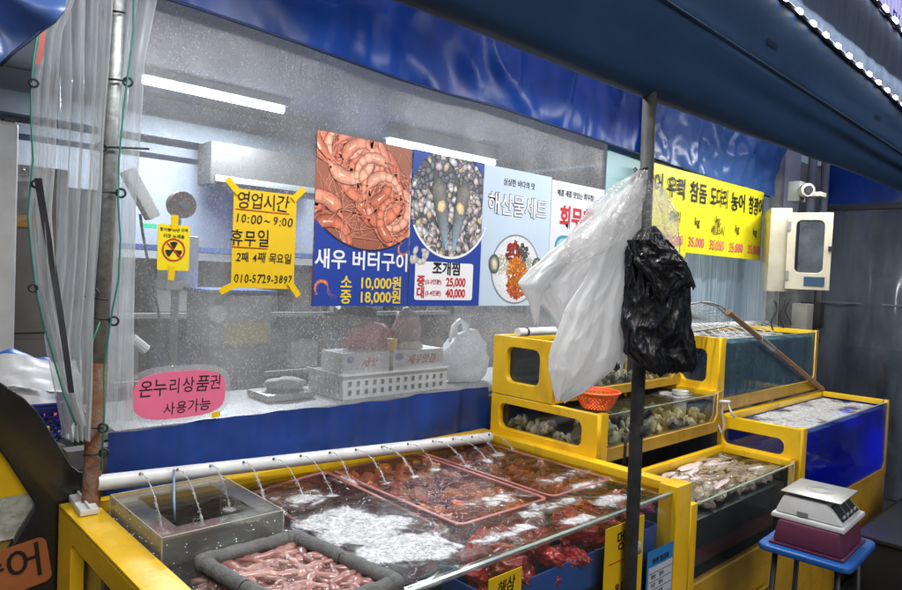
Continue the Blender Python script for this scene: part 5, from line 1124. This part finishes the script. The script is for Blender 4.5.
LMM = [pbr('turban_%d' % i, c, .35, col2=c2, nscale=26, bump=.7, bscale=60, coat=.4, contrast=(.42,.58)) for i, (c, c2) in enumerate((((.34,.30,.25),(.07,.06,.05)),((.16,.13,.10),(.45,.40,.34)),((.40,.33,.26),(.12,.09,.06))))]
scatter('turban_shell', LM, LMM, [(ru(2.36,2.80), ru(1.22,1.47), ru(.738,.756)) for _ in range(95)]+[(ru(2.80,3.28), ru(1.22,1.30), ru(.735,.75)) for _ in range(34)], 'small grey and brown shell in the low front tank', 'shellfish', 'small shells in the low front tank')
t = thing('crate', 'black plastic crate submerged at the right end of the low front tank', 'crate', (3.1,1.35,.45))
build('box', MB().box((2.42,1.185,.60),(3.26,1.50,.715)), pbr('dark_crate', (.02,.022,.024), .35), t, bevel=.008)
build('rim', MB().box((2.90,1.176,.615),(3.28,1.184,.63)), BLACK, t)
single('maroon_tub', MB().box((2.46,1.20,.52),(3.2,1.48,.598)), pbr('maroon_plastic', (.08,.02,.03), .4), 'maroon tub under the black crate in the low front tank', 'tub', bevel=.01)

# jets in the tall tank: slotted white pipe
p0, p1 = at(683,330,Y=2.03), at(765,328,Y=1.98)
zp = at(700,326,Y=2.0).z; xp0 = at(655,325,Y=2.0).x; xp1 = at(766,328,Y=2.0).x
t = thing('water_pipe', 'white sprinkler pipe over the tall right hand tank', 'pipe', (3.5,2.0,1.36))
build('pipe', MB().tube([(xp0,2.0,zp),(xp1,2.0,zp)], .019, 14), PVC, t, smooth='angle')
for i in range(13):
    x = xp0+.05+i*(xp1-xp0-.07)/13; pts = [Vector((x+.03*u,1.985-.16*u,zp+.004+.01*u-(zp-1.30+.01)*u*u)) for u in [k/8 for k in range(9)]]
    single('water_jet', MB().tube(pts, [.0045+.001*math.sin(k*2) for k in range(9)], 6), JET, 'short water jet from the sprinkler pipe over the tall tank', 'water jet', 'short jets over the tall tank', smooth=True)
# spray specks on the tall tank
mb = MB()
for _ in range(420):
    s = ru(.001,.0036); mb.lathe([(0,s),(s,0),(0,-s)], 5, (ru(3.4,4.6), ru(1.60,1.95), 1.29-abs(random.gauss(0,.09))))
o = build('air_bubbles', mb, TWHITE, t4); o['kind'] = 'stuff'
# dark fish in the tall tank and blue tank
def fish(x, y, z, L_, rz, mat, lab):
    t = thing('fish', lab, 'fish', (x,y,z)); M = Matrix.Translation((x,y,z)) @ Matrix.Rotation(rz,4,'Z')
    prof = [(-.5,.002),(-.46,.04),(-.36,.10),(-.2,.145),(0,.15),(.2,.10),(.34,.045),(.40,.03)]
    mb = MB()
    for i, (s, r) in enumerate(prof):
        for k in range(12): a = 2*PI*k/12; mb.v.append(tuple(M @ Vector((s*L_, r*L_*.5*math.cos(a), r*L_*math.sin(a))))); mb.c.append((1,1,1))
    mb.f += [(i*12+k, i*12+(k+1) % 12, (i+1)*12+(k+1) % 12, (i+1)*12+k) for i in range(len(prof)-1) for k in range(12)]
    build('body', mb, mat, t, smooth=True)
    build('tail_fin', MB().add([M @ Vector(p) for p in ((.38*L_,0,.03*L_),(.55*L_,0,.13*L_),(.50*L_,0,0),(.55*L_,0,-.13*L_),(.38*L_,0,-.03*L_))], [(0,1,2,3,4)]), mat, t)
    build('dorsal_fin', MB().add([M @ Vector(p) for p in ((-.2*L_,0,.14*L_),(-.05*L_,0,.21*L_),(.2*L_,0,.15*L_),(.28*L_,0,.07*L_))], [(0,1,2,3)]), mat, t)
FM = pbr('dark_fish', (.05,.06,.06), .3, col2=(.12,.12,.11), nscale=20)
fish(3.62,1.72,1.13,.24,.2,FM,'dark fish low in the tall tank near its left end'); fish(4.1,1.8,1.10,.28,2.9,FM,'dark fish in the middle of the tall tank'); fish(3.72,1.27,.66,.30,.4,pbr('brown_fish', (.22,.12,.06), .3),'brownish fish behind the glass of the blue tank')

# ------------------------------------------------------------------ orange colander
ob = at(577,406,Z=1.075); colander('colander', (2.345,1.60,1.073), .058, .092, .072, ORANGE, 'bright orange plastic colander on the corner of the oyster tank', 'colander', n=56, rows=9)

# ------------------------------------------------------------------ taped signs at the front glass
def front_sign(lab, pxs, mat, words, y, inkm=INK, name='price_sign', size=.06):
    (xa, ya), (xb, yb_) = pxs; a = at(xa, ya, Y=y); b = at(xb, yb_, Y=y)
    t = thing(name, lab, 'sign', ((a.x+b.x)/2, y, b.z-.10)); build('paper', MB().box((a.x,y,b.z-.12),(b.x,y+.002,a.z)), mat, t)
    return t, a, b
t, a, b = front_sign('tall yellow price sign with hand written letters behind the dark pole', ((606,530),(641,585)), YPAPER, '', Y0-.002)
cx = (a.x+b.x)/2
build('lettering', join_mesh([hand('멍게', .070, cx-.0, a.z-.055, MYp(Y0-.004), .8, .006), text('9,000', .040, cx, a.z-.20, MYp(Y0-.004), bold=.01)]), INK, t)
build('underline', MB().box((a.x+.02,Y0-.0045,a.z-.115),(b.x-.01,Y0-.0035,a.z-.112)), REDINK, t)
t, a, b = front_sign('small yellow price sign low on the glass of the big tank', ((489,580),(521,592)), YPAPER, '', Y0-.002)
build('lettering', hand('해삼', .042, (a.x+b.x)/2, a.z-.035, MYp(Y0-.004), .85, .006), INK, t)
t, a, b = front_sign('blue and white printed table notice on the corner of the big tank', ((648,553),(671,590)), flat('notice_blue', (.03,.22,.55)), '', Y0-.012, name='notice')
t.children[0].name = 'sheet'
wx0, wx1 = a.x+.006, b.x-.006
build('table_field', MB().box((wx0,Y0-.0145,b.z-.11),(wx1,Y0-.0125,a.z-.055)), flat('notice_white', (.55,.60,.68)), t)
mb = MB()
for r in range(5): mb.box((wx0+.003,Y0-.0155,a.z-.075-r*.028),(wx1-.003,Y0-.0148,a.z-.0735-r*.028))
build('table_lines', mb, INK, t)
build('lettering', join_mesh([text('위생 점검표', .022, (a.x+b.x)/2, a.z-.038, MYp(Y0-.0145), bold=.01)]+[text(s, .016, wx0+.03+.05*c_, a.z-.088-.028*r, MYp(Y0-.0156)) for r, row in enumerate((('확인','일자'),('수온','염도'),('청소','소독'))) for c_, s in enumerate(row)]), INK, t)

# ------------------------------------------------------------------ plastic bags on the pole
def ridge(p, o=3):
    v = 0; a = 1
    for k in range(o): v += a*(1-2*abs(noise.noise(p)))**2; p = p*2.1+Vector((3.1,1.7,5.3)); a *= .5
    return v/1.75
def loft(rows, D, depth_px, pl=9, amp=.12, seed=0, n=150, m=120, dd=0, fine=.05, open_end=False, rag=5):
    """thin folded skin through measured rows (y, xl, xr): pleats run down it, sharp small creases cross it"""
    def row(y):
        for a, b in zip(rows, rows[1:]):
            if y <= b[0]: f = (y-a[0])/(b[0]-a[0]); f = f*f*(3-2*f)*.4+f*.6; return a[1]+(b[1]-a[1])*f, a[2]+(b[2]-a[2])*f
        return rows[-1][1:]
    y0, y1 = rows[0][0], rows[-1][0]; rows_v = []
    for j in range(m+1):
        f = j/m; y = y0+(y1-y0)*f; xl, xr = row(y); cx = (xl+xr)/2; hw = (xr-xl)/2; V = []
        for k in range(n):
            a = 2*PI*k/n; ca, sa = math.cos(a), math.sin(a)
            w = math.sin(pl*a+seed+2.2*f+noise.noise(Vector((ca*2,sa*2,f*3+seed)))*3); w2 = math.sin((pl*2-3)*a+seed*2-3*f)
            q = Vector((ca*2.2+f*1.8, sa*2.2, f*4.5+seed)); cr = ridge(q)-.45
            r = 1+amp*(w+.45*w2)*.45+fine*cr*2.2
            yy = y+(rag*noise.noise(Vector((ca*1.8, sa*1.8, seed)))+rag*.6*noise.noise(Vector((ca*7, sa*7, seed+3))))*f*f
            c = at(cx+hw*ca*(1+(r-1)*.30), yy, D=D+dd); c += -fw*(hw/F*D)*depth_px*sa*(r+.25*amp*w)
            V.append(c)
        rows_v.append(V)
    mb = MB(); mb.add([p for V in rows_v for p in V], [(j*n+k, j*n+(k+1) % n, (j+1)*n+(k+1) % n, (j+1)*n+k) for j in range(m) for k in range(n)])
    return mb
def film(name, col, rough, alpha, trans, crinkle=1.0, spec=.6):
    """bag film: crinkled gloss, partly see-through"""
    m, nt, N = newmat(name); L = nt.links.new
    out = N('ShaderNodeOutputMaterial'); b = N('ShaderNodeBsdfPrincipled', i_Roughness=rough); b.inputs['Base Color'].default_value = c4(col); b.inputs['Specular IOR Level'].default_value = spec
    tl = N('ShaderNodeBsdfTranslucent'); tl.inputs[0].default_value = c4(col); tr = N('ShaderNodeBsdfTransparent')
    tc = N('ShaderNodeTexCoord'); mp = N('ShaderNodeMapping'); mp.inputs['Scale'].default_value = (1,1,.55); mp.inputs['Rotation'].default_value = (.3,.5,.4); L(tc.outputs['Object'], mp.inputs[0])
    nz = N('ShaderNodeTexNoise', i_Scale=9., i_Detail=4., i_Distortion=1.2); L(mp.outputs[0], nz.inputs['Vector'])
    va = N('ShaderNodeVectorMath', operation='MULTIPLY_ADD'); L(nz.outputs['Color'], va.inputs[0]); va.inputs[1].default_value = (.10,.10,.10); L(mp.outputs[0], va.inputs[2])
    h = None
    for sc, wt in ((16, 1.0), (38, .45)):
        v = N('ShaderNodeTexVoronoi', i_Scale=sc); v.feature = 'DISTANCE_TO_EDGE'; L(va.outputs[0], v.inputs['Vector'])
        k = N('ShaderNodeMath', operation='MULTIPLY_ADD'); L(v.outputs['Distance'], k.inputs[0]); k.inputs[1].default_value = wt
        if h is not None: L(h, k.inputs[2])
        else: k.inputs[2].default_value = 0
        h = k.outputs[0]
    bp = N('ShaderNodeBump', i_Strength=.55*crinkle, i_Distance=.012); L(h, bp.inputs['Height']); L(bp.outputs[0], b.inputs['Normal']); L(bp.outputs[0], tl.inputs['Normal'])
    m1 = N('ShaderNodeMixShader'); m1.inputs[0].default_value = trans; L(b.outputs[0], m1.inputs[1]); L(tl.outputs[0], m1.inputs[2])
    m2 = N('ShaderNodeMixShader'); m2.inputs[0].default_value = alpha; L(tr.outputs[0], m2.inputs[1]); L(m1.outputs[0], m2.inputs[2]); L(m2.outputs[0], out.inputs[0]); return m
DP = 2.06
BAGW = film('white_bag_film', (.88,.90,.92), .17, .86, .42, .6, .8)
BAGB = film('black_bag_film', (.005,.006,.009), .27, 1.0, .0, .45, .5)
CLEARB2 = clear('clear_bag_film', .30, (.85,.85,.85), .08, bump=.9, bscale=26, ior=1.5, hscale=14)
t = thing('bag_bundle', 'bundle of white plastic bags tied to the dark pole, hanging down left', 'bags', at(600,395,D=DP))
build('front_bag', loft([(178,636,644),(195,622,642),(230,601,640),(270,589,630),(310,566,625),(350,552,622),(368,550,614),(385,553,594),(399,556,566)], DP-.05, .30, 6, .34, 1, fine=.085, rag=7), BAGW, t, smooth=True)
build('second_bag', loft([(182,634,644),(205,615,640),(240,598,636),(280,592,634),(320,590,632),(345,596,630),(362,606,626)], DP-.01, .34, 5, .4, 13, fine=.09, rag=12), BAGW, t, smooth=True)
build('back_bag', loft([(185,628,642),(205,604,636),(235,570,622),(262,546,606),(282,528,596),(298,536,588),(316,550,580),(334,560,572)], DP+.03, .30, 5, .36, 4, fine=.10, rag=9), BAGW, t, smooth=True)
build('side_flap', loft([(238,566,590),(258,544,574),(270,530,562),(284,519,552),(292,524,544),(306,530,540),(322,534,538)], DP+.0, .20, 3, .5, 9, n=90, m=60, fine=.11, rag=9), BAGW, t, smooth=True)
build('clear_top', loft([(170,638,648),(188,610,646),(212,585,641),(240,566,620),(262,556,590)], DP-.08, .24, 7, .35, 6, fine=.15), CLEARB2, t, smooth=True)
t = thing('bag_bundle', 'bundle of black plastic bags hanging on the right of the dark pole', 'bags', at(655,368,D=DP))
build('front_bag', loft([(226,644,656),(236,634,664),(248,625,674),(262,624,681),(290,624,688),(325,620,691),(350,622,696),(362,634,697),(372,650,692)], DP-.06, .42, 4, .36, 2, fine=.13, rag=6), BAGB, t, smooth=True)
build('second_bag', loft([(240,628,668),(262,634,686),(282,650,690),(300,654,676)], DP-.10, .34, 4, .40, 21, fine=.16, rag=10, n=110, m=70), BAGB, t, smooth=True)
build('torn_corner', loft([(246,662,674),(260,672,685),(274,683,692),(287,689,696)], DP-.07, .3, 3, .4, 3, n=60, m=40, fine=.2), BAGB, t, smooth=True)
t = thing('bag_bundle', 'pleated clear plastic bag roll tied to the dark pole above the black bags', 'bags', at(662,280,D=DP))
build('bag', loft([(180,638,656),(195,636,668),(215,636,677),(240,636,680),(262,638,680),(278,642,676)], DP-.03, .5, 8, .25, 7, fine=.15), CLEARB2, t, smooth=True)
mb = MB()
for i in range(9):
    y = 207+i*7.5; mb.tube([at(641+u*28+i*.3, y-4*math.sin(u*PI), D=DP-.07-.012*math.sin(u*PI)) for u in [k/8 for k in range(9)]], .0008, 5)
build('pleats', mb, clear('pleat_film', .4, (.7,.7,.7), .1), t, smooth=True)
single('tie_wire', MB().torus(at(641,176,D=DP), .02, .005, (.2,.2,1), 16, 6).torus(at(640,182,D=DP-.02), .024, .006, (.3,.1,1), 16, 6).tube([at(x, y, D=DP-.045) for x, y in ((648,168),(636,172),(631,182),(636,196),(633,212))], .005, 6).tube([at(x, y, D=DP-.045) for x, y in ((634,168),(644,180),(640,200),(637,220),(640,240))], .006, 6), BLACK, 'knotted black tie holding the plastic bags on the pole', 'tie', smooth=True)

# ------------------------------------------------------------------ landing net on the right tanks
p0, p1 = at(728,312,Y=1.50), at(820,388,Y=1.50); p0 = at(728,312,Y=1.53); p1 = at(822,389,Y=1.53)
t = thing('landing_net', 'scoop net with a long wooden handle leaning over the right tanks', 'net', p1)
build('handle', MB().tube([p0, p1], [.014,.0165], 12), WOOD, t, smooth='angle'); build('ferrule', MB().tube([p0.lerp(p1,.28), p0.lerp(p1,.42)], .0175, 12), STEEL, t, smooth='angle')
hp = [at(x, y, Y=1.56) for x, y in ((728,312),(720,306),(712,303),(702,302))]; build('wire', MB().tube(hp, .005, 8), STEEL, t, smooth=True)
lp = [at(x, y, Y=1.62) for x, y in ((702,302),(690,304),(680,311),(672,322),(668,330),(690,332),(712,329),(728,326),(730,318),(716,306),(702,302))]
build('hoop', MB().tube(lp, .005, 8), STEEL, t, smooth=True)
cen = sum(lp[:-1], Vector())/10; mb = MB()
for k in range(1, 9):
    q_ = [l.lerp(cen, k/9)+Vector((0,.05*math.sin(k/9*PI/2),0)) for l in lp]; mb.tube(q_, .0012, 4)
for i in range(len(lp)-1):
    for s in (0, .33, .66):
        e = lp[i].lerp(lp[i+1], s); mb.tube([e.lerp(cen, u)+Vector((0,.05*math.sin(u*PI/2),0)) for u in (0,.3,.6,1)], .0012, 4)
build('mesh', mb, pbr('pale_net', (.5,.5,.48), .6), t)
# plastic clip on the blue tank corner
c = at(722,410,X=3.325); t = thing('clip', 'clear plastic clip hanging over the yellow rail of the blue tank', 'clip', c)
build('loop', MB().tube([at(x, y, X=3.30) for x, y in ((722,400),(716,410),(718,425),(722,434),(724,425),(722,410),(728,404),(731,412),(735,418))], .006, 8), pbr('frosted_plastic', (.55,.58,.6), .25), t, smooth=True)
build('jaw', MB().tube([at(718,402,X=3.295), at(730,402,X=3.295)], .009, 8), pbr('frosted_plastic_b', (.6,.62,.64), .25), t, smooth=True)

# ------------------------------------------------------------------ right: pillar, breaker box, cameras
t = thing('pillar', 'pale narrow wall pillar with grey conduits at the right end of the window', 'pillar', (5.62,2.25,0))
build('post', MB().box((5.44,2.12,0),(5.80,2.39,2.95)), pbr('pillar_white', (.50,.52,.52), .6, col2=(.36,.37,.37), nscale=3), t, bevel=.005)
build('corner_strip', MB().box((5.36,2.10,0),(5.435,2.16,2.95)), pbr('pillar_grey', (.16,.17,.17), .5, col2=(.3,.3,.28), nscale=9), t, bevel=.004)
build('conduit', MB().tube([(5.88,2.06,0),(5.88,2.06,2.95)], .035, 12).tube([(6.0,2.0,1.2),(6.0,2.0,2.95)], .03, 12), GREY, t, smooth=True)
build('lower_casing', MB().box((5.50,1.98,.6),(5.85,2.115,1.62)), pbr('pillar_dark', (.20,.21,.21), .6, col2=(.10,.10,.10), nscale=5), t, bevel=.004)
a = at(766,250,D=4.2); Db = (a-EYE).dot(fw)
bxr = thing('breaker_box', 'cream metal electrical box with a clear windowed door on the pillar', 'box', at(770,292,D=4.6))
c00 = at(769,250,D=4.55); th_ = math.radians(30)   # the door faces back along the row of tanks
ex = Vector((math.sin(th_), -math.cos(th_), 0)); ey = Vector((math.cos(th_), math.sin(th_), 0))
Mx = Matrix(((ex.x, ey.x, 0, 0), (ex.y, ey.y, 0, 0), (ex.z, ey.z, 1, 0), (0, 0, 0, 1)))
def bxpt(dx): return Matrix.Translation(c00) @ Mx
Mq = bxpt(0); zt0, zb0 = at(776,208,D=4.55).z-c00.z, at(766,291,D=4.55).z-c00.z
build('case', MB().box((0,0,zb0),(.13,.30,zt0), M=Mq), CREAM, bxr, bevel=.006)
Md = Mq @ Matrix.Translation((.105,-.005,0)) @ Matrix.Rotation(math.radians(-8),4,'Z')
W = .26; z0d, z1d = zb0+.02, zt0-.035
build('door', plate([[(0,z0d),(W,z0d),(W,z1d),(0,z1d)], rrect(.05,z0d+.11,W-.045,z1d-.05,.035)], .022, Md @ Matrix(((1,0,0,0),(0,0,-1,-.03),(0,1,0,0),(0,0,0,1))), .003), CREAM, bxr)
build('door_window', MB().box((.07,-.032,z0d+.10),(W-.045,-.028,z1d-.045), M=Md), clear('smoky_pane', .5, (.28,.33,.38), .12, (.5,.55,.6)), bxr)
build('hinge', MB().box((.0,-.05,z0d+.06),(.02,-.042,z0d+.12), M=Md).box((.0,-.05,z1d-.12),(.02,-.042,z1d-.06), M=Md), GREY, bxr); build('latch', MB().box((W-.02,-.052,.0),(W+.006,-.042,.03), M=Md), BLACK, bxr)
build('label', MB().box((.11,-.046,z0d+.025),(W-.03,-.0425,z0d+.085), M=Md), flat('plate_blue', (.03,.08,.14)), bxr)
c = at(797,192,D=4.7); t = thing('outdoor_lamp', 'grey swivel floodlight sensor mounted above the breaker box', 'sensor', c)
build('base', MB().box((-.06,-.04,-.07),(.06,.04,.07), M=Matrix.Translation(c)), GREY, t, bevel=.01); build('head', MB().tube([c+Vector((-.08,-.10,.0)), c+Vector((0.0,-.03,.0))], .045, 16), pbr('sensor_beige', (.42,.42,.38), .4), t, smooth='angle'); build('visor', MB().box((.04,-.14,-.03),(.15,-.04,-.0), M=Matrix.Translation(c)), CREAM, t, bevel=.004)
build('lens', MB().tube([c+Vector((-.088,-.11,.0)), c+Vector((-.079,-.10,.0))], .028, 14), BLACK, t, smooth='angle')
c = at(803,315,D=4.7); t = thing('junction_box', 'grey box with a black speaker below the breaker box', 'box', c)
build('case', MB().box((-.07,-.05,-.10),(.05,.05,.08), M=Matrix.Translation(c)), pbr('beige_box', (.38,.38,.34), .5), t, bevel=.006); build('black_unit', MB().box((.055,-.09,-.09),(.14,.04,.09), M=Matrix.Translation(c)), BLACK, t, bevel=.006)
mb = MB()
for k, xs2 in enumerate(((774,300,780,330),(782,298,776,328),(788,298,792,325))): mb.tube([at(xs2[0]+3*math.sin(u*6+k), xs2[1]+(xs2[3]-xs2[1])*u, D=4.5) for u in [i/8 for i in range(9)]], .005, 6)
single('cable_bunch', mb, BLACK, 'loose black cables dangling below the breaker box', 'cable', smooth=True)

# right side enclosure: clear dark plastic wall with blue tarp above
t = thing('side_curtain', 'dark see through plastic side wall at the right', 'curtain', (6.05,.8,0)); XS = 6.05
zz0 = at(850,211,X=XS).z
build('sheet', MB().grid(lambda u, v: Vector((XS+.02*math.sin(u*26+v*2)+.012*math.sin(u*61-v*3)+.05*noise.noise(Vector((u*6, v*3, 7)))+.02*abs(noise.noise(Vector((u*12+v*6, v*8, 2)))), 2.0-u*3.2, .02+v*(zz0-.02))), 80, 20), DARKP, t, smooth=True)
build('top_bar', MB().box((XS-.03,-1.2,zz0+.005),(XS+.02,2.0,zz0+.05)), pbr('bar_grey', (.05,.055,.06), .4), t, bevel=.004)
build('seam_bar', MB().box((XS-.018,-1.2,at(850,303,X=XS).z-.006),(XS-.014,2.0,at(850,303,X=XS).z+.006)), pbr('seam_grey', (.18,.2,.22), .4), t)
single('blue_tarp', MB().grid(lambda u, v: Vector((XS-.01+.03*noise.noise(Vector((u*9,v*3,3))), 2.05-u*3.25, zz0+.055+v*.9)), 60, 16), TARP, 'blue tarpaulin panel above the dark plastic side wall', 'tarp', smooth=True)
# dim things beyond the side wall
single('stacked_crate', MB().box((6.7,.9,0),(7.4,1.7,1.0)), pbr('dim_grey', (.16,.17,.18), .6, col2=(.05,.05,.06), nscale=6), 'dim grey block of crates beyond the dark plastic wall', 'crates', bevel=.02)
single('dark_bin', MB().lathe([(0,0),(.30,0),(.36,.7),(.38,.72),(0,.74)], 24, (7.1,.35,0)), pbr('bin_black', (.012,.014,.016), .5), 'round black bin beyond the dark plastic wall', 'bin', smooth='angle')
single('standing_board', MB().box((8.2,1.3,1.0),(8.25,2.4,1.75)), pbr('dim_panel', (.40,.44,.48), .6), 'pale upright panel far behind the dark plastic wall', 'panel')
single('street_wall', MB().box((9.5,-5,0),(9.6,5,3.2)), pbr('night_wall', (.07,.09,.12), .7, col2=(.16,.19,.23), nscale=1.6), 'dark bluish wall far beyond the stall', 'wall')
single('street_wall', MB().box((6.2,2.9,0),(9.4,3.0,3.0)), pbr('night_wall_b', (.11,.12,.14), .7, col2=(.04,.045,.055), nscale=2.5), 'dark wall behind the plastic at the right of the pillar', 'wall')
single('pale_sack', lumpmesh('pale_sack', 77, .28, .2, .16, .3, 2.2), pbr('sack', (.42,.44,.46), .6), 'pale sack lying on the dim crates beyond the dark plastic wall', 'sack', loc=(7.0,1.25,1.12))
single('long_tube_rack', MB().box((6.6,1.0,1.45),(6.64,2.6,1.49)).box((6.6,1.0,1.0),(6.64,1.04,1.45)).box((6.6,2.56,0),(6.64,2.6,1.45)), pbr('rack', (.30,.32,.34), .5), 'thin metal rack behind the dark plastic wall', 'rack')
# dark kerb and stored things on the floor right
t = thing('equipment_case', 'low black equipment case on the wet floor behind the scales', 'case', (4.6,.85,0))
build('case', MB().box((3.9,.35,0),(5.4,1.05,.34)), pbr('case_black', (.014,.015,.017), .4, bump=.1), t, bevel=.02); build('lid', MB().box((3.88,.33,.345),(5.42,1.07,.37)), pbr('case_lid', (.02,.022,.025), .35), t, bevel=.008)
blob('crumpled_sheet', 4.75, .75, .372, .35, .20, .14, pbr('dark_sheet', (.018,.02,.022), .25, bump=.5, bscale=14), 'crumpled black plastic heaped on the equipment case', 'sheet', 31, .4, 5, sub=4)

# ------------------------------------------------------------------ scales on stool
sz = .69; S = Vector((2.655,.84,sz))
stool = thing('stool', 'small stool with a bright blue top under the scales', 'stool', (S.x,S.y,0), rz=0); rr = math.radians(3)
def SM_(z): return Matrix.Translation((S.x,S.y,z)) @ Matrix.Rotation(rr,4,'Z')
build('seat', plate([rrect(-.185,-.15,.185,.15,.035)], .022, SM_(sz-.012), .005), pbr('blue_plastic', (.015,.13,.48), .3), stool)
for sx in (-1,1):
    for sy in (-1,1): build('leg', MB().tube([SM_(0) @ Vector((sx*.15,sy*.12,0)), SM_(0) @ Vector((sx*.13,sy*.10,sz-.024))], .010, 8), pbr('leg_steel', (.035,.036,.04), .45, .3), stool, smooth=True)
def frus(mb, z0, z1, a0_, b0_, a1_, b1_, M, off=(0,0)):
    P = [(-a0_,-b0_,z0),(a0_,-b0_,z0),(a0_,b0_,z0),(-a0_,b0_,z0),(-a1_+off[0],-b1_+off[1],z1),(a1_+off[0],-b1_+off[1],z1),(a1_+off[0],b1_+off[1],z1),(-a1_+off[0],b1_+off[1],z1)]
    return mb.add([M @ Vector(p) for p in P], [(0,3,2,1),(4,5,6,7),(0,1,5,4),(1,2,6,5),(2,3,7,6),(3,0,4,7)])
Mz = SM_(sz)
t = thing('plastic_tub', 'maroon plastic tub upside down between the stool and the scales', 'tub', (S.x,S.y,sz))
build('shell', frus(MB(), .008, .084, .140, .112, .126, .10, Mz), pbr('maroon', (.13,.025,.065), .45, bump=.05), t, bevel=.012); build('rim', frus(MB(), .0, .0075, .148, .12, .148, .12, Mz), pbr('maroon_rim', (.12,.022,.06), .4), t, bevel=.003)
t = thing('weighing_scale', 'white electronic weighing scale with a steel plate on the maroon tub', 'scale', (S.x,S.y,sz+.085)); Mz = SM_(sz+.085) @ Matrix.Translation((.03,.01,0))
build('base', frus(MB(), .0, .016, .145, .120, .142, .117, Mz), WHITE, t, bevel=.006)
build('body', frus(MB(), .0165, .078, .130, .112, .112, .072, Mz, (0,.018)), WHITE, t, bevel=.012)
build('column', frus(MB(), .0785, .088, .05, .05, .05, .05, Mz), GREY, t)
build('weighing_plate', frus(MB(), .0885, .094, .115, .098, .115, .098, Mz, (-.0,.0)), pbr('brushed_steel', (.55,.55,.53), .33, .7, col2=(.42,.42,.40), nscale=4, streak=(1,8,1), bump=.05), t, bevel=.003)
build('emblem', MB().torus(Mz @ Vector((0,0,.0945)), .045, .0008, (0,0,1), 30, 4).torus(Mz @ Vector((0,0,.0945)), .030, .0008, (0,0,1), 30, 4), GREY, t)
# display on the sloping right end
e = [Mz @ Vector(p) for p in ((-.105,-.1035,.026),(.105,-.1035,.026),(.095,-.0635,.070),(-.095,-.0635,.070))]; nrm = (e[1]-e[0]).cross(e[3]-e[0]).normalized()*.0025
build('display', MB().add([p+nrm for p in e], [(0,1,2,3)]), pbr('display_dark', (.03,.04,.045), .15), t)
for k in range(4):
    pk = e[0].lerp(e[1], .16+.225*k).lerp(e[3].lerp(e[2], .16+.225*k), .22)+nrm*1.3; build('key', MB().box((-.011,-.004,-.0045),(.011,.0,.0045), M=Matrix.Translation(pk) @ Matrix.Rotation(rr,4,'Z')), WHITE, t)
mb = MB()
for k in (1/3, 2/3): mb.tube([e[0].lerp(e[1],k)+nrm*1.6, e[3].lerp(e[2],k)+nrm*1.6], .0012, 4)
build('display_lines', mb, GREY, t)
build('rating_plate', MB().box((-.131,-.0,.022),(-.1275,.035,.036), M=Mz), GREY, t)

# handles on the cabinets
for lab, X_, Y_, Z_ in (('recessed yellow grip handle on the front of the low tank cabinet', 2.95, 1.158, .30), ('recessed yellow grip handle on the front of the blue tank cabinet', 4.1, 1.153, .36)):
    single('grip_handle', MB().tube([(X_-.09,Y_,Z_-.02),(X_-.08,Y_-.012,Z_+.01),(X_+.08,Y_-.012,Z_+.01),(X_+.09,Y_,Z_-.02)], .008, 8), YELD, lab, 'handle', smooth=True)

# ------------------------------------------------------------------ render settings
scn.view_settings.view_transform = 'Standard'; scn.view_settings.look = 'None'; scn.view_settings.exposure = 0
cy = scn.cycles; cy.use_denoising = True
try: cy.denoiser = 'OPENIMAGEDENOISE'
except Exception: pass
cy.max_bounces = 8; cy.transparent_max_bounces = 24; cy.diffuse_bounces = 3; cy.glossy_bounces = 3; cy.transmission_bounces = 4
cy.caustics_reflective = False; cy.caustics_refractive = False; cy.sample_clamp_indirect = 4
